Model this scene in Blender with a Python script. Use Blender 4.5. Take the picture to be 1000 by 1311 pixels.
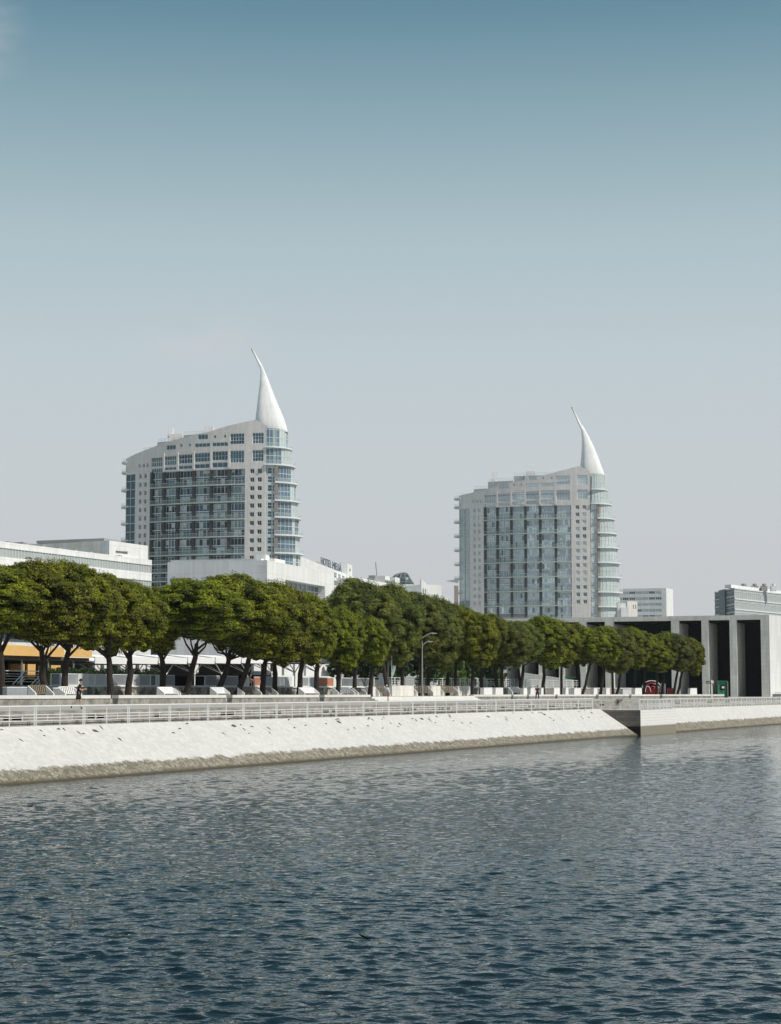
import bpy, math, random
import numpy as np
from mathutils import Vector, Matrix, noise as mnoise
R = math.radians
random.seed(7)
for _o in list(bpy.data.objects): bpy.data.objects.remove(_o)
scene = bpy.context.scene
COL = scene.collection

# ------------------------------------------------------------------ camera
PITCH = math.atan(228.5/2400.0); FPX = 2400.0; CAMZ = 4.7
cam = bpy.data.cameras.new('camera'); co = bpy.data.objects.new('camera', cam); COL.objects.link(co)
co.location = (0, 0, CAMZ); co.rotation_euler = (math.pi/2 + PITCH, 0, 0)
cam.sensor_fit = 'VERTICAL'; cam.sensor_height = 24.0; cam.lens = 24.0*FPX/1311.0
cam.clip_start = 0.5; cam.clip_end = 8000
scene.camera = co
# ------------------------------------------------------------------ light
SUN_AZ = math.atan2(-0.45, 0.893); SUN_EL = R(50)
sd = Vector((math.cos(SUN_AZ)*math.cos(SUN_EL), math.sin(SUN_AZ)*math.cos(SUN_EL), math.sin(SUN_EL)))
sl = bpy.data.lights.new('sun', 'SUN'); so = bpy.data.objects.new('sun', sl); COL.objects.link(so)
sl.energy = 4.2; sl.angle = R(0.55); sl.color = (1.0, 0.945, 0.865)
so.rotation_euler = sd.to_track_quat('Z', 'Y').to_euler()
world = bpy.data.worlds.new('World'); scene.world = world; world.use_nodes = True
wn = world.node_tree.nodes; wl = world.node_tree.links; wn.clear()
wo = wn.new('ShaderNodeOutputWorld'); bg = wn.new('ShaderNodeBackground'); wl.new(bg.outputs[0], wo.inputs[0])
sky = wn.new('ShaderNodeTexSky'); sky.sky_type = 'NISHITA'; sky.sun_disc = False
sky.sun_elevation = SUN_EL; sky.sun_rotation = math.pi/2 - SUN_AZ
sky.air_density = 1.0; sky.dust_density = 2.0; sky.ozone_density = 2.0
def S2L(c): return tuple(((v/255.0)/12.92 if v/255.0 <= 0.04045 else ((v/255.0+0.055)/1.055)**2.4) for v in c)
wtc = wn.new('ShaderNodeTexCoord'); wsep = wn.new('ShaderNodeSeparateXYZ'); wl.new(wtc.outputs['Generated'], wsep.inputs[0])
ramp = wn.new('ShaderNodeValToRGB'); wl.new(wsep.outputs['Z'], ramp.inputs[0])
els = [(0.0, (205, 208, 211)), (0.076, (205, 208, 212)), (0.115, (205, 211, 213)), (0.179, (197, 209, 213)), (0.237, (179, 198, 204)),
       (0.296, (144, 173, 183)), (0.35, (102, 142, 159)), (0.42, (80, 126, 148)), (0.62, (92, 130, 150)), (1.0, (84, 118, 142))]
cr = ramp.color_ramp
while len(cr.elements) < len(els): cr.elements.new(0.5)
for e, (p, c) in zip(cr.elements, els):
    e.position = p; e.color = (*S2L(c), 1)
# physically bright sky scaled to 0.1, coloured by the haze that lies over the town
sc1 = wn.new('ShaderNodeVectorMath'); sc1.operation = 'SCALE'; wl.new(sky.outputs[0], sc1.inputs[0]); sc1.inputs['Scale'].default_value = 0.1
mx = wn.new('ShaderNodeMix'); mx.data_type = 'RGBA'; mx.inputs[0].default_value = 0.9
wl.new(sc1.outputs[0], mx.inputs[6]); wl.new(ramp.outputs[0], mx.inputs[7])
# faint thin clouds: two small wisps
cn = wn.new('ShaderNodeTexNoise'); cn.inputs['Scale'].default_value = 26.0; cn.inputs['Detail'].default_value = 6; cn.inputs['Roughness'].default_value = 0.6
cmap = wn.new('ShaderNodeMapping'); cmap.inputs['Scale'].default_value = (1.0, 1.0, 2.6); wl.new(wtc.outputs['Generated'], cmap.inputs[0]); wl.new(cmap.outputs[0], cn.inputs[0])
prev = mx.outputs[2]
for (dx, dz, rx_, rz_, amt) in ((-.094, .184, .036, .014, .5), (-.212, .335, .022, .035, .55)):
    dsep = wn.new('ShaderNodeMapping'); dsep.vector_type = 'POINT'; wl.new(wtc.outputs['Generated'], dsep.inputs[0])
    dsep.inputs['Location'].default_value = (-dx/rx_, 0, -dz/rz_); dsep.inputs['Scale'].default_value = (1/rx_, 0, 1/rz_)
    ln_ = wn.new('ShaderNodeVectorMath'); ln_.operation = 'LENGTH'; wl.new(dsep.outputs[0], ln_.inputs[0])
    fa_ = wn.new('ShaderNodeMapRange'); fa_.interpolation_type = 'SMOOTHSTEP'; wl.new(ln_.outputs['Value'], fa_.inputs[0]); fa_.inputs[1].default_value = 1.5; fa_.inputs[2].default_value = .1; fa_.inputs[3].default_value = 0; fa_.inputs[4].default_value = amt
    nr_ = wn.new('ShaderNodeMapRange'); wl.new(cn.outputs[0], nr_.inputs[0]); nr_.inputs[1].default_value = .35; nr_.inputs[2].default_value = .7
    mm_ = wn.new('ShaderNodeMath'); mm_.operation = 'MULTIPLY'; wl.new(fa_.outputs[0], mm_.inputs[0]); wl.new(nr_.outputs[0], mm_.inputs[1])
    mx2 = wn.new('ShaderNodeMix'); mx2.data_type = 'RGBA'; wl.new(mm_.outputs[0], mx2.inputs[0]); wl.new(prev, mx2.inputs[6]); mx2.inputs[7].default_value = (*S2L((206, 206, 208)), 1); prev = mx2.outputs[2]
wl.new(prev, bg.inputs[0]); bg.inputs[1].default_value = 1.0
scene.view_settings.view_transform = 'Standard'; scene.view_settings.look = 'None'
scene.view_settings.exposure = 0; scene.view_settings.gamma = 1
scene.cycles.use_denoising = True
scene.cycles.max_bounces = 6; scene.cycles.diffuse_bounces = 3; scene.cycles.glossy_bounces = 3
scene.cycles.transmission_bounces = 3; scene.cycles.transparent_max_bounces = 8; scene.cycles.volume_bounces = 0
scene.cycles.caustics_reflective = False; scene.cycles.caustics_refractive = False

# ------------------------------------------------------------------ geometry of the place
def ray(px, py):
    x = px-500.0; yu = 655.5-py
    return Vector((x, FPX*math.cos(PITCH)-yu*math.sin(PITCH), FPX*math.sin(PITCH)+yu*math.cos(PITCH)))
def at(px, py, Y):
    r = ray(px, py); k = Y/r.y
    return Vector((r.x*k, Y, CAMZ+r.z*k))
D = Vector((.3976, .9176)); N = Vector((.9176, -.3976)); O = Vector((22.2, 200.0))   # quay frame: s along, u out over the water
def su(s, u, z=0.0):
    p = O + D*s + N*u
    return Vector((p.x, p.y, z))
def on_u(px, u, py=884):
    r = ray(px, py); h = Vector((r.x, r.y)); k = (u + O.dot(N))/h.dot(N)
    p = h*k
    return Vector((p.x, p.y)), (p-O).dot(D)
def z_of(py, Y, px=500): return at(px, py, Y).z

# ------------------------------------------------------------------ materials
def newmat(name):
    m = bpy.data.materials.new(name); m.use_nodes = True
    return m, m.node_tree.nodes, m.node_tree.links, m.node_tree.nodes['Principled BSDF']
def mat(name, col, rough=0.8, var=0.12, scale=0.5, bump=0.0, bscale=None, metal=0.0, spec=0.35, stretch=(1, 1, 1), objvar=0.0, col2=None, detail=6, joints=None):
    m, n, l, b = newmat(name)
    b.inputs['Roughness'].default_value = rough; b.inputs['Metallic'].default_value = metal
    b.inputs['Specular IOR Level'].default_value = spec
    tc = n.new('ShaderNodeTexCoord'); mp = n.new('ShaderNodeMapping'); l.new(tc.outputs['Object'], mp.inputs[0])
    mp.inputs['Scale'].default_value = stretch
    nz = n.new('ShaderNodeTexNoise'); nz.inputs['Scale'].default_value = scale; nz.inputs['Detail'].default_value = detail
    nz.inputs['Roughness'].default_value = 0.62
    l.new(mp.outputs[0], nz.inputs[0])
    mr = n.new('ShaderNodeMapRange'); l.new(nz.outputs[0], mr.inputs[0])
    mr.inputs[1].default_value = 0.3; mr.inputs[2].default_value = 0.7
    mixn = n.new('ShaderNodeMix'); mixn.data_type = 'RGBA'; l.new(mr.outputs[0], mixn.inputs[0])
    lo = tuple(c*(1-var) for c in col); hi = col2 if col2 else tuple(min(0.92, c*(1+var)) for c in col)
    mixn.inputs[6].default_value = (*lo, 1); mixn.inputs[7].default_value = (*hi, 1)
    out = mixn.outputs[2]
    if joints:
        jw, jh, js = joints; se = n.new('ShaderNodeSeparateXYZ'); l.new(tc.outputs['Object'], se.inputs[0]); ad = n.new('ShaderNodeMath'); l.new(se.outputs[0], ad.inputs[0]); l.new(se.outputs[1], ad.inputs[1])
        cb = n.new('ShaderNodeCombineXYZ'); l.new(ad.outputs[0], cb.inputs[0]); l.new(se.outputs[2], cb.inputs[1])
        br = n.new('ShaderNodeTexBrick'); l.new(cb.outputs[0], br.inputs[0]); br.offset = 0.0; br.inputs['Scale'].default_value = 1; br.inputs['Brick Width'].default_value = jw; br.inputs['Row Height'].default_value = jh
        br.inputs['Mortar Size'].default_value = .03; br.inputs['Color1'].default_value = (1, 1, 1, 1); br.inputs['Color2'].default_value = (.93, .93, .93, 1); br.inputs['Mortar'].default_value = (js, js, js, 1)
        # rain streaks running down from the joints
        sn = n.new('ShaderNodeTexNoise'); sm = n.new('ShaderNodeMapping'); sm.inputs['Scale'].default_value = (1.3, 1.3, .06); l.new(tc.outputs['Object'], sm.inputs[0]); l.new(sm.outputs[0], sn.inputs[0]); sn.inputs['Scale'].default_value = 1.0; sn.inputs['Detail'].default_value = 5
        sr = n.new('ShaderNodeMapRange'); l.new(sn.outputs[0], sr.inputs[0]); sr.inputs[1].default_value = .35; sr.inputs[2].default_value = .6; sr.inputs[3].default_value = .88; sr.inputs[4].default_value = 1.0
        m1 = n.new('ShaderNodeMix'); m1.data_type = 'RGBA'; m1.blend_type = 'MULTIPLY'; m1.inputs[0].default_value = 1; l.new(out, m1.inputs[6]); l.new(br.outputs[0], m1.inputs[7])
        m2_ = n.new('ShaderNodeMix'); m2_.data_type = 'RGBA'; m2_.blend_type = 'MULTIPLY'; m2_.inputs[0].default_value = 1; l.new(m1.outputs[2], m2_.inputs[6]); l.new(sr.outputs[0], m2_.inputs[7]); out = m2_.outputs[2]
    if objvar:
        oi = n.new('ShaderNodeObjectInfo'); hs = n.new('ShaderNodeHueSaturation'); m2 = n.new('ShaderNodeMapRange')
        l.new(oi.outputs['Random'], m2.inputs[0]); m2.inputs[3].default_value = 1-objvar; m2.inputs[4].default_value = 1+objvar
        l.new(m2.outputs[0], hs.inputs['Value']); l.new(out, hs.inputs['Color']); out = hs.outputs[0]
    l.new(out, b.inputs['Base Color'])
    if bump:
        nb = n.new('ShaderNodeTexNoise'); nb.inputs['Scale'].default_value = bscale or scale*4; nb.inputs['Detail'].default_value = 5
        l.new(mp.outputs[0], nb.inputs[0]); bp = n.new('ShaderNodeBump'); bp.inputs['Strength'].default_value = bump; bp.inputs['Distance'].default_value = 0.1
        l.new(nb.outputs[0], bp.inputs['Height']); l.new(bp.outputs[0], b.inputs['Normal'])
    return m
def glass(name, col, rough=0.08, spec=0.9, var=0.3, scale=0.12, objvar=0.25, metal=0.0):
    m = mat(name, col, rough, var, scale, 0.02, 0.8, metal, spec, objvar=objvar); return m
def veil(name, col, op):
    m, n, l, b = newmat(name)
    b.inputs['Base Color'].default_value = (*col, 1); b.inputs['Alpha'].default_value = op; b.inputs['Roughness'].default_value = 0.25
    return m
M = {}
M['white'] = mat('white_render', (.84, .84, .82), .75, .04, .25, stretch=(1, 1, .25), joints=(3.2, 1.6, .84))
M['offwhite'] = mat('pale_panel', (.70, .70, .69), .7, .07, .3, stretch=(1, 1, .2))
M['shadewhite'] = mat('white_shade_tint', (.84, .83, .84), .7, .04, .2, joints=(4, 2, .85))  # lilac copy of the white, shade of the box side put into its tint
M['band'] = mat('grey_glazed_band', (.40, .43, .42), .35, .1, .4, stretch=(1, 1, .1))
M['tower'] = mat('tower_stone_panels', (.77, .735, .70), .75, .05, .35, stretch=(1, 1, .3), joints=(1.4, .94, .86))
M['tower_dark'] = mat('tower_dark_column', (.075, .08, .083), .7, .15, .5, spec=.1)
M['slab'] = mat('tower_balcony_slab', (.50, .55, .53), .6, .08, .5)
M['beam'] = mat('tower_light_beam', (.68, .71, .72), .6, .05, .5)
M['frame'] = mat('window_frame_paint', (.66, .70, .71), .5, .05, .6)
M['sail'] = mat('sail_cladding', (.90, .895, .87), .6, .04, .12, stretch=(1, 1, 2), joints=(40, 2.4, .9))
M['brown'] = mat('brown_column', (.30, .25, .22), .7, .1, .5)
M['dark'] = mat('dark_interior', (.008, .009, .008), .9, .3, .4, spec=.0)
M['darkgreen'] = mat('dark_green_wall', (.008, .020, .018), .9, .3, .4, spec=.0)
M['concrete'] = mat('board_marked_concrete', (.80, .77, .70), .85, .12, .7, .15, 2.0, stretch=(1, 1, .35), joints=(1.3, .8, .84))
M['concrete_w'] = mat('sunlit_concrete_end', (.76, .76, .74), .85, .06, .5, .1, 2.0, stretch=(1, 1, .25), joints=(1.3, 2.2, .86))
M['roofgrey'] = mat('grey_roof_sheet', (.33, .33, .32), .6, .15, .4)
M['railw'] = mat('white_rail_paint', (.78, .79, .78), .45, .05, 2)
M['stonewall'] = None
M['orange'] = mat('orange_awning_cloth', (.74, .47, .17), .8, .06, .8)
M['awning'] = mat('white_awning_cloth', (.82, .82, .81), .8, .04, .6)
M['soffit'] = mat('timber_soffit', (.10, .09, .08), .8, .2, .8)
M['greypanel'] = mat('grey_screen_panel', (.26, .28, .30), .6, .12, 1.2, objvar=.3)
M['palepanel'] = mat('pale_screen_panel', (.58, .60, .61), .5, .1, 1.2, objvar=.12)
M['brickpanel'] = mat('brick_panel', (.42, .18, .11), .85, .25, 4)
M['wood'] = mat('weathered_slats', (.20, .17, .13), .8, .2, 3, objvar=.25)
M['benchwhite'] = mat('white_bench_stone', (.76, .76, .74), .75, .06, 2, objvar=.06)
M['bark'] = mat('pine_bark', (.032, .025, .020), .95, .4, 3, .8, 9, stretch=(1, 1, .4))
M['barkgrey'] = mat('pale_dead_limbs', (.16, .145, .125), .95, .3, 3, .6, 9)
M['skin'] = mat('skin', (.50, .30, .22), .6, .05, 3)
M['blackcloth'] = mat('black_cloth', (.012, .012, .014), .85, .2, 6)
M['greycloth'] = mat('grey_cloth', (.50, .52, .54), .85, .1, 6)
M['redcloth'] = mat('faded_red_cloth', (.34, .14, .12), .85, .1, 6)
M['hair'] = mat('dark_hair', (.015, .011, .009), .7, .2, 20)
M['shoe'] = mat('white_shoe', (.7, .7, .7), .7, .05, 6)
M['red'] = mat('red_gloss_panel', (.50, .02, .02), .35, .1, 2, spec=.5)
M['greenp'] = mat('green_painted_metal', (.02, .20, .10), .45, .1, 2, spec=.5)
M['polemetal'] = mat('galvanised_pole', (.33, .34, .33), .45, .1, 2, metal=.2)
M['bluepanel'] = mat('blue_grey_metal', (.09, .14, .16), .4, .1, .4)
M['dome'] = glass('dome_glass', (.045, .07, .075), .2, .6)
M['plantgreen'] = None
GL_LEFT = [glass('tower_glass_blue', (.05, .12, .16), spec=.5, metal=.3), glass('tower_glass_slate', (.14, .21, .235), spec=.5, metal=.4), glass('tower_glass_deep', (.015, .035, .048), spec=.35)]
GL_RIGHT = [glass('pale_glass_blue', (.52, .62, .65), var=.12, metal=.5), glass('pale_glass_grey', (.45, .53, .555), var=.15, metal=.5), glass('pale_glass_deep', (.12, .17, .19))]
M['curtain'] = mat('drawn_blind', (.52, .57, .59), .8, .1, .8, objvar=.2)
M['bowglass'] = glass('bow_glass_green', (.50, .57, .55), .12, .7, .15, .2, .06)
M['bowglass_blue'] = glass('bow_glass_blue', (.10, .17, .22), .1, .8, .3, .2, .15)
M['railglass'] = veil('railing_glass', (.50, .60, .58), .2)
M['winglass'] = glass('dark_window_glass', (.05, .06, .065), .15, .6)
M['winglass_mid'] = glass('grey_window_glass', (.13, .16, .175), .15, .6)
M['signtext'] = mat('dark_sign_letters', (.10, .125, .15), .6, .1, 2)
M['maroon'] = mat('maroon_sign_mark', (.22, .06, .05), .6, .1, 2)
M['weed'] = mat('dark_weed', (.10, .095, .07), .95, .4, 4)

def paving(name, c1, c2, sx, sy, rough=.9, mortar=(.3, .3, .29), msz=.02, bump=.2):
    m, n, l, b = newmat(name)
    tc = n.new('ShaderNodeTexCoord'); mp = n.new('ShaderNodeMapping'); l.new(tc.outputs['Object'], mp.inputs[0])
    mp.inputs['Rotation'].default_value = (0, 0, -math.atan2(D.y, D.x))
    br = n.new('ShaderNodeTexBrick'); l.new(mp.outputs[0], br.inputs[0])
    br.inputs['Scale'].default_value = 1.0; br.inputs['Brick Width'].default_value = sx; br.inputs['Row Height'].default_value = sy
    br.inputs['Mortar Size'].default_value = msz; br.inputs['Color1'].default_value = (*c1, 1); br.inputs['Color2'].default_value = (*c2, 1)
    br.inputs['Mortar'].default_value = (*mortar, 1)
    nz = n.new('ShaderNodeTexNoise'); nz.inputs['Scale'].default_value = .35; nz.inputs['Detail'].default_value = 8; l.new(tc.outputs['Object'], nz.inputs[0])
    mr = n.new('ShaderNodeMapRange'); l.new(nz.outputs[0], mr.inputs[0]); mr.inputs[1].default_value = .3; mr.inputs[2].default_value = .7; mr.inputs[3].default_value = .72; mr.inputs[4].default_value = 1.12
    hs = n.new('ShaderNodeHueSaturation'); l.new(br.outputs[0], hs.inputs['Color']); l.new(mr.outputs[0], hs.inputs['Value'])
    l.new(hs.outputs[0], b.inputs['Base Color']); b.inputs['Roughness'].default_value = rough
    bp = n.new('ShaderNodeBump'); bp.inputs['Strength'].default_value = bump; bp.inputs['Distance'].default_value = .02; l.new(br.outputs['Fac'], bp.inputs['Height']); bp.invert = True
    l.new(bp.outputs[0], b.inputs['Normal'])
    return m
M['paving'] = paving('promenade_paving', (.46, .44, .40), (.40, .385, .35), 1.2, .6)
M['steps'] = mat('worn_step_stone', (.30, .285, .255), .9, .4, .9, .3, 4, stretch=(1, 1, 3))
M['ground'] = mat('pale_ground', (.38, .37, .34), .95, .15, .05)
M['wallstone'] = mat('limestone_wall', (.27, .26, .235), .9, .45, 1.3, .4, 5)
M['coping'] = mat('pale_coping_stone', (.66, .65, .61), .85, .1, .8)

def rubble():
    m, n, l, b = newmat('rubble_masonry')
    tc = n.new('ShaderNodeTexCoord'); v = n.new('ShaderNodeTexVoronoi'); v.inputs['Scale'].default_value = 1.7; l.new(tc.outputs['Object'], v.inputs[0])
    v2 = n.new('ShaderNodeTexVoronoi'); v2.feature = 'DISTANCE_TO_EDGE'; v2.inputs['Scale'].default_value = 1.7; l.new(tc.outputs['Object'], v2.inputs[0])
    r = n.new('ShaderNodeValToRGB'); sp = n.new('ShaderNodeSeparateColor'); l.new(v.outputs['Color'], sp.inputs[0]); l.new(sp.outputs[0], r.inputs[0])
    r.color_ramp.elements[0].color = (.10, .085, .065, 1); r.color_ramp.elements[1].color = (.52, .49, .43, 1)
    mr = n.new('ShaderNodeMapRange'); l.new(v2.outputs[0], mr.inputs[0]); mr.inputs[2].default_value = .06
    mi = n.new('ShaderNodeMix'); mi.data_type = 'RGBA'; l.new(mr.outputs[0], mi.inputs[0]); mi.inputs[6].default_value = (.09, .08, .07, 1); l.new(r.outputs[0], mi.inputs[7])
    l.new(mi.outputs[2], b.inputs['Base Color']); b.inputs['Roughness'].default_value = .95
    return m
M['stonewall'] = rubble()

def slope_mat(name, wet_z, vertical=False):
    m, n, l, b = newmat(name)
    tc = n.new('ShaderNodeTexCoord'); mp = n.new('ShaderNodeMapping'); l.new(tc.outputs['Object'], mp.inputs[0])
    mp.inputs['Rotation'].default_value = (0, 0, -math.atan2(D.y, D.x)); 
    v2 = n.new('ShaderNodeTexVoronoi'); v2.feature = 'DISTANCE_TO_EDGE'; v2.inputs['Scale'].default_value = 4.0; l.new(mp.outputs[0], v2.inputs[0])
    v = n.new('ShaderNodeTexVoronoi'); v.inputs['Scale'].default_value = 4.0; l.new(mp.outputs[0], v.inputs[0])
    sp = n.new('ShaderNodeSeparateColor'); l.new(v.outputs['Color'], sp.inputs[0])
    ed = n.new('ShaderNodeMapRange'); l.new(v2.outputs[0], ed.inputs[0]); ed.inputs[2].default_value = .07
    # limewashed upper stones
    wv = n.new('ShaderNodeMapRange'); l.new(sp.outputs[0], wv.inputs[0]); wv.inputs[3].default_value = .52; wv.inputs[4].default_value = .60
    nz0 = n.new('ShaderNodeTexNoise'); nz0.inputs['Scale'].default_value = .5; nz0.inputs['Detail'].default_value = 8; l.new(mp.outputs[0], nz0.inputs[0])
    st = n.new('ShaderNodeMapRange'); l.new(nz0.outputs[0], st.inputs[0]); st.inputs[1].default_value = .35; st.inputs[2].default_value = .7; st.inputs[3].default_value = .95; st.inputs[4].default_value = 1.02
    mu = n.new('ShaderNodeMath'); mu.operation = 'MULTIPLY'; l.new(wv.outputs[0], mu.inputs[0]); l.new(st.outputs[0], mu.inputs[1])
    e2 = n.new('ShaderNodeMapRange'); l.new(ed.outputs[0], e2.inputs[0]); e2.inputs[3].default_value = .93; e2.inputs[4].default_value = 1.0
    mu2 = n.new('ShaderNodeMath'); mu2.operation = 'MULTIPLY'; l.new(mu.outputs[0], mu2.inputs[0]); l.new(e2.outputs[0], mu2.inputs[1])
    wc = n.new('ShaderNodeMix'); wc.data_type = 'RGBA'; wc.blend_type = 'MULTIPLY'; wc.inputs[0].default_value = 1; l.new(mu2.outputs[0], wc.inputs[6]); wc.inputs[7].default_value = (1, .985, .94, 1)
    # tidal stones
    tr = n.new('ShaderNodeValToRGB'); l.new(sp.outputs[1], tr.inputs[0]); tr.color_ramp.elements[0].color = (.15, .135, .10, 1); tr.color_ramp.elements[1].color = (.33, .30, .24, 1)
    te = n.new('ShaderNodeMix'); te.data_type = 'RGBA'; l.new(ed.outputs[0], te.inputs[0]); te.inputs[6].default_value = (.08, .07, .05, 1); l.new(tr.outputs[0], te.inputs[7])
    # height mask with ragged border
    se = n.new('ShaderNodeSeparateXYZ'); l.new(tc.outputs['Object'], se.inputs[0])
    nz = n.new('ShaderNodeTexNoise'); nz.inputs['Scale'].default_value = 1.1; nz.inputs['Detail'].default_value = 7; nz.inputs['Roughness'].default_value = .7; l.new(mp.outputs[0], nz.inputs[0])
    nm = n.new('ShaderNodeMath'); nm.operation = 'MULTIPLY_ADD'; l.new(nz.outputs[0], nm.inputs[0]); nm.inputs[1].default_value = .85; nm.inputs[2].default_value = wet_z-.425
    cp = n.new('ShaderNodeMath'); cp.operation = 'SUBTRACT'; l.new(se.outputs[2], cp.inputs[0]); l.new(nm.outputs[0], cp.inputs[1])
    cm = n.new('ShaderNodeMapRange'); l.new(cp.outputs[0], cm.inputs[0]); cm.inputs[1].default_value = -.05; cm.inputs[2].default_value = .06
    fm = n.new('ShaderNodeMix'); fm.data_type = 'RGBA'; l.new(cm.outputs[0], fm.inputs[0]); l.new(te.outputs[2], fm.inputs[6]); l.new(wc.outputs[2], fm.inputs[7])
    # dark algae just above the water
    am = n.new('ShaderNodeMapRange'); l.new(se.outputs[2], am.inputs[0]); am.inputs[1].default_value = .05; am.inputs[2].default_value = .22
    fa = n.new('ShaderNodeMix'); fa.data_type = 'RGBA'; l.new(am.outputs[0], fa.inputs[0]); fa.inputs[6].default_value = (.07, .06, .035, 1); l.new(fm.outputs[2], fa.inputs[7])
    l.new(fa.outputs[2], b.inputs['Base Color']); b.inputs['Roughness'].default_value = .85; b.inputs['Specular IOR Level'].default_value = .2
    bp = n.new('ShaderNodeBump'); bp.inputs['Strength'].default_value = .12; bp.inputs['Distance'].default_value = .02; l.new(ed.outputs[0], bp.inputs['Height']); l.new(bp.outputs[0], b.inputs['Normal'])
    return m
M['slope'] = slope_mat('limewashed_cobbles', .68)
M['slope_r'] = slope_mat('limewashed_cobbles_far', 1.0)
def block_mat(name, c1, c2, wet):
    m, n, l, b = newmat(name)
    tc = n.new('ShaderNodeTexCoord'); mp = n.new('ShaderNodeMapping'); l.new(tc.outputs['Object'], mp.inputs[0])
    cmb = n.new('ShaderNodeCombineXYZ'); se = n.new('ShaderNodeSeparateXYZ'); l.new(tc.outputs['Object'], se.inputs[0])
    ad = n.new('ShaderNodeMath'); ad.operation = 'ADD'; l.new(se.outputs[0], ad.inputs[0]); l.new(se.outputs[1], ad.inputs[1])
    l.new(ad.outputs[0], cmb.inputs[0]); l.new(se.outputs[2], cmb.inputs[1])
    br = n.new('ShaderNodeTexBrick'); l.new(cmb.outputs[0], br.inputs[0]); br.inputs['Scale'].default_value = 1
    br.inputs['Brick Width'].default_value = .75; br.inputs['Row Height'].default_value = .3; br.inputs['Mortar Size'].default_value = .012
    br.inputs['Color1'].default_value = (*c1, 1); br.inputs['Color2'].default_value = (*c2, 1); br.inputs['Mortar'].default_value = tuple(v*.6 for v in c1)+(1,)
    mr = n.new('ShaderNodeMapRange'); l.new(se.outputs[2], mr.inputs[0]); mr.inputs[1].default_value = wet-.08; mr.inputs[2].default_value = wet+.08
    mi = n.new('ShaderNodeMix'); mi.data_type = 'RGBA'; l.new(mr.outputs[0], mi.inputs[0]); l.new(br.outputs[0], mi.inputs[7])
    return m, n, l, b, mi
m_, n_, l_, b_, mi_ = block_mat('pier_shaded_blocks', (.12, .105, .09), (.20, .175, .15), .95); mi_.inputs[6].default_value = (.006, .006, .005, 1)
l_.new(mi_.outputs[2], b_.inputs['Base Color']); b_.inputs['Roughness'].default_value = .9; M['pier_shade'] = m_  # shaded pier face: shade put into darker block and wet colours
m_, n_, l_, b_, mi_ = block_mat('pier_limewash_sunlit', (.84, .83, .79), (.80, .79, .75), .98); mi_.inputs[6].default_value = (.26, .24, .19, 1)
l_.new(mi_.outputs[2], b_.inputs['Base Color']); b_.inputs['Roughness'].default_value = .85; M['pier_white'] = m_  # sunlit pier face: brighter copy of the blocks, sunlight put into the colour

def leaf_mat(name, c1, c2, c3=None):
    m, n, l, b = newmat(name)
    tc = n.new('ShaderNodeTexCoord'); geo = n.new('ShaderNodeNewGeometry')
    nz = n.new('ShaderNodeTexNoise'); nz.inputs['Scale'].default_value = 3.0; nz.inputs['Detail'].default_value = 3; l.new(tc.outputs['Object'], nz.inputs[0])
    r1 = n.new('ShaderNodeMapRange'); l.new(nz.outputs[0], r1.inputs[0]); r1.inputs[1].default_value = .35; r1.inputs[2].default_value = .65
    mi = n.new('ShaderNodeMix'); mi.data_type = 'RGBA'; l.new(r1.outputs[0], mi.inputs[0]); mi.inputs[6].default_value = (*c1, 1); mi.inputs[7].default_value = (*c2, 1)
    r2 = n.new('ShaderNodeMapRange'); l.new(geo.outputs['Random Per Island'], r2.inputs[0]); r2.inputs[3].default_value = .7; r2.inputs[4].default_value = 1.35
    oi = n.new('ShaderNodeObjectInfo'); r3 = n.new('ShaderNodeMapRange'); l.new(oi.outputs['Random'], r3.inputs[0]); r3.inputs[3].default_value = .8; r3.inputs[4].default_value = 1.15
    mu = n.new('ShaderNodeMath'); mu.operation = 'MULTIPLY'; l.new(r2.outputs[0], mu.inputs[0]); l.new(r3.outputs[0], mu.inputs[1])
    hs = n.new('ShaderNodeHueSaturation'); l.new(mi.outputs[2], hs.inputs['Color']); l.new(mu.outputs[0], hs.inputs['Value'])
    r4 = n.new('ShaderNodeMapRange'); l.new(oi.outputs['Random'], r4.inputs[0]); r4.inputs[3].default_value = .488; r4.inputs[4].default_value = .508; l.new(r4.outputs[0], hs.inputs['Hue'])
    l.new(hs.outputs[0], b.inputs['Base Color']); b.inputs['Roughness'].default_value = .6; b.inputs['Specular IOR Level'].default_value = .25
    tr = n.new('ShaderNodeBsdfTranslucent'); l.new(hs.outputs[0], tr.inputs[0]); ms = n.new('ShaderNodeMixShader'); ms.inputs[0].default_value = .10
    l.new(b.outputs[0], ms.inputs[1]); l.new(tr.outputs[0], ms.inputs[2]); l.new(ms.outputs[0], n['Material Output'].inputs[0])
    return m
M['leaf'] = leaf_mat('pine_needles', (.070, .088, .006), (.250, .275, .016))
M['leaf_brown'] = leaf_mat('pine_needles_dull', (.064, .082, .014), (.190, .215, .038))
M['leaf_core'] = mat('crown_inner_shade', (.010, .013, .004), .95, .3, 3)  # near-black blobs inside the crowns, painting the shade between the leaves
M['leaf_dark'] = leaf_mat('broadleaf_dark', (.018, .038, .010), (.040, .070, .016))
M['leaf_light'] = leaf_mat('broadleaf_light', (.09, .15, .03), (.14, .20, .05))

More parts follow.
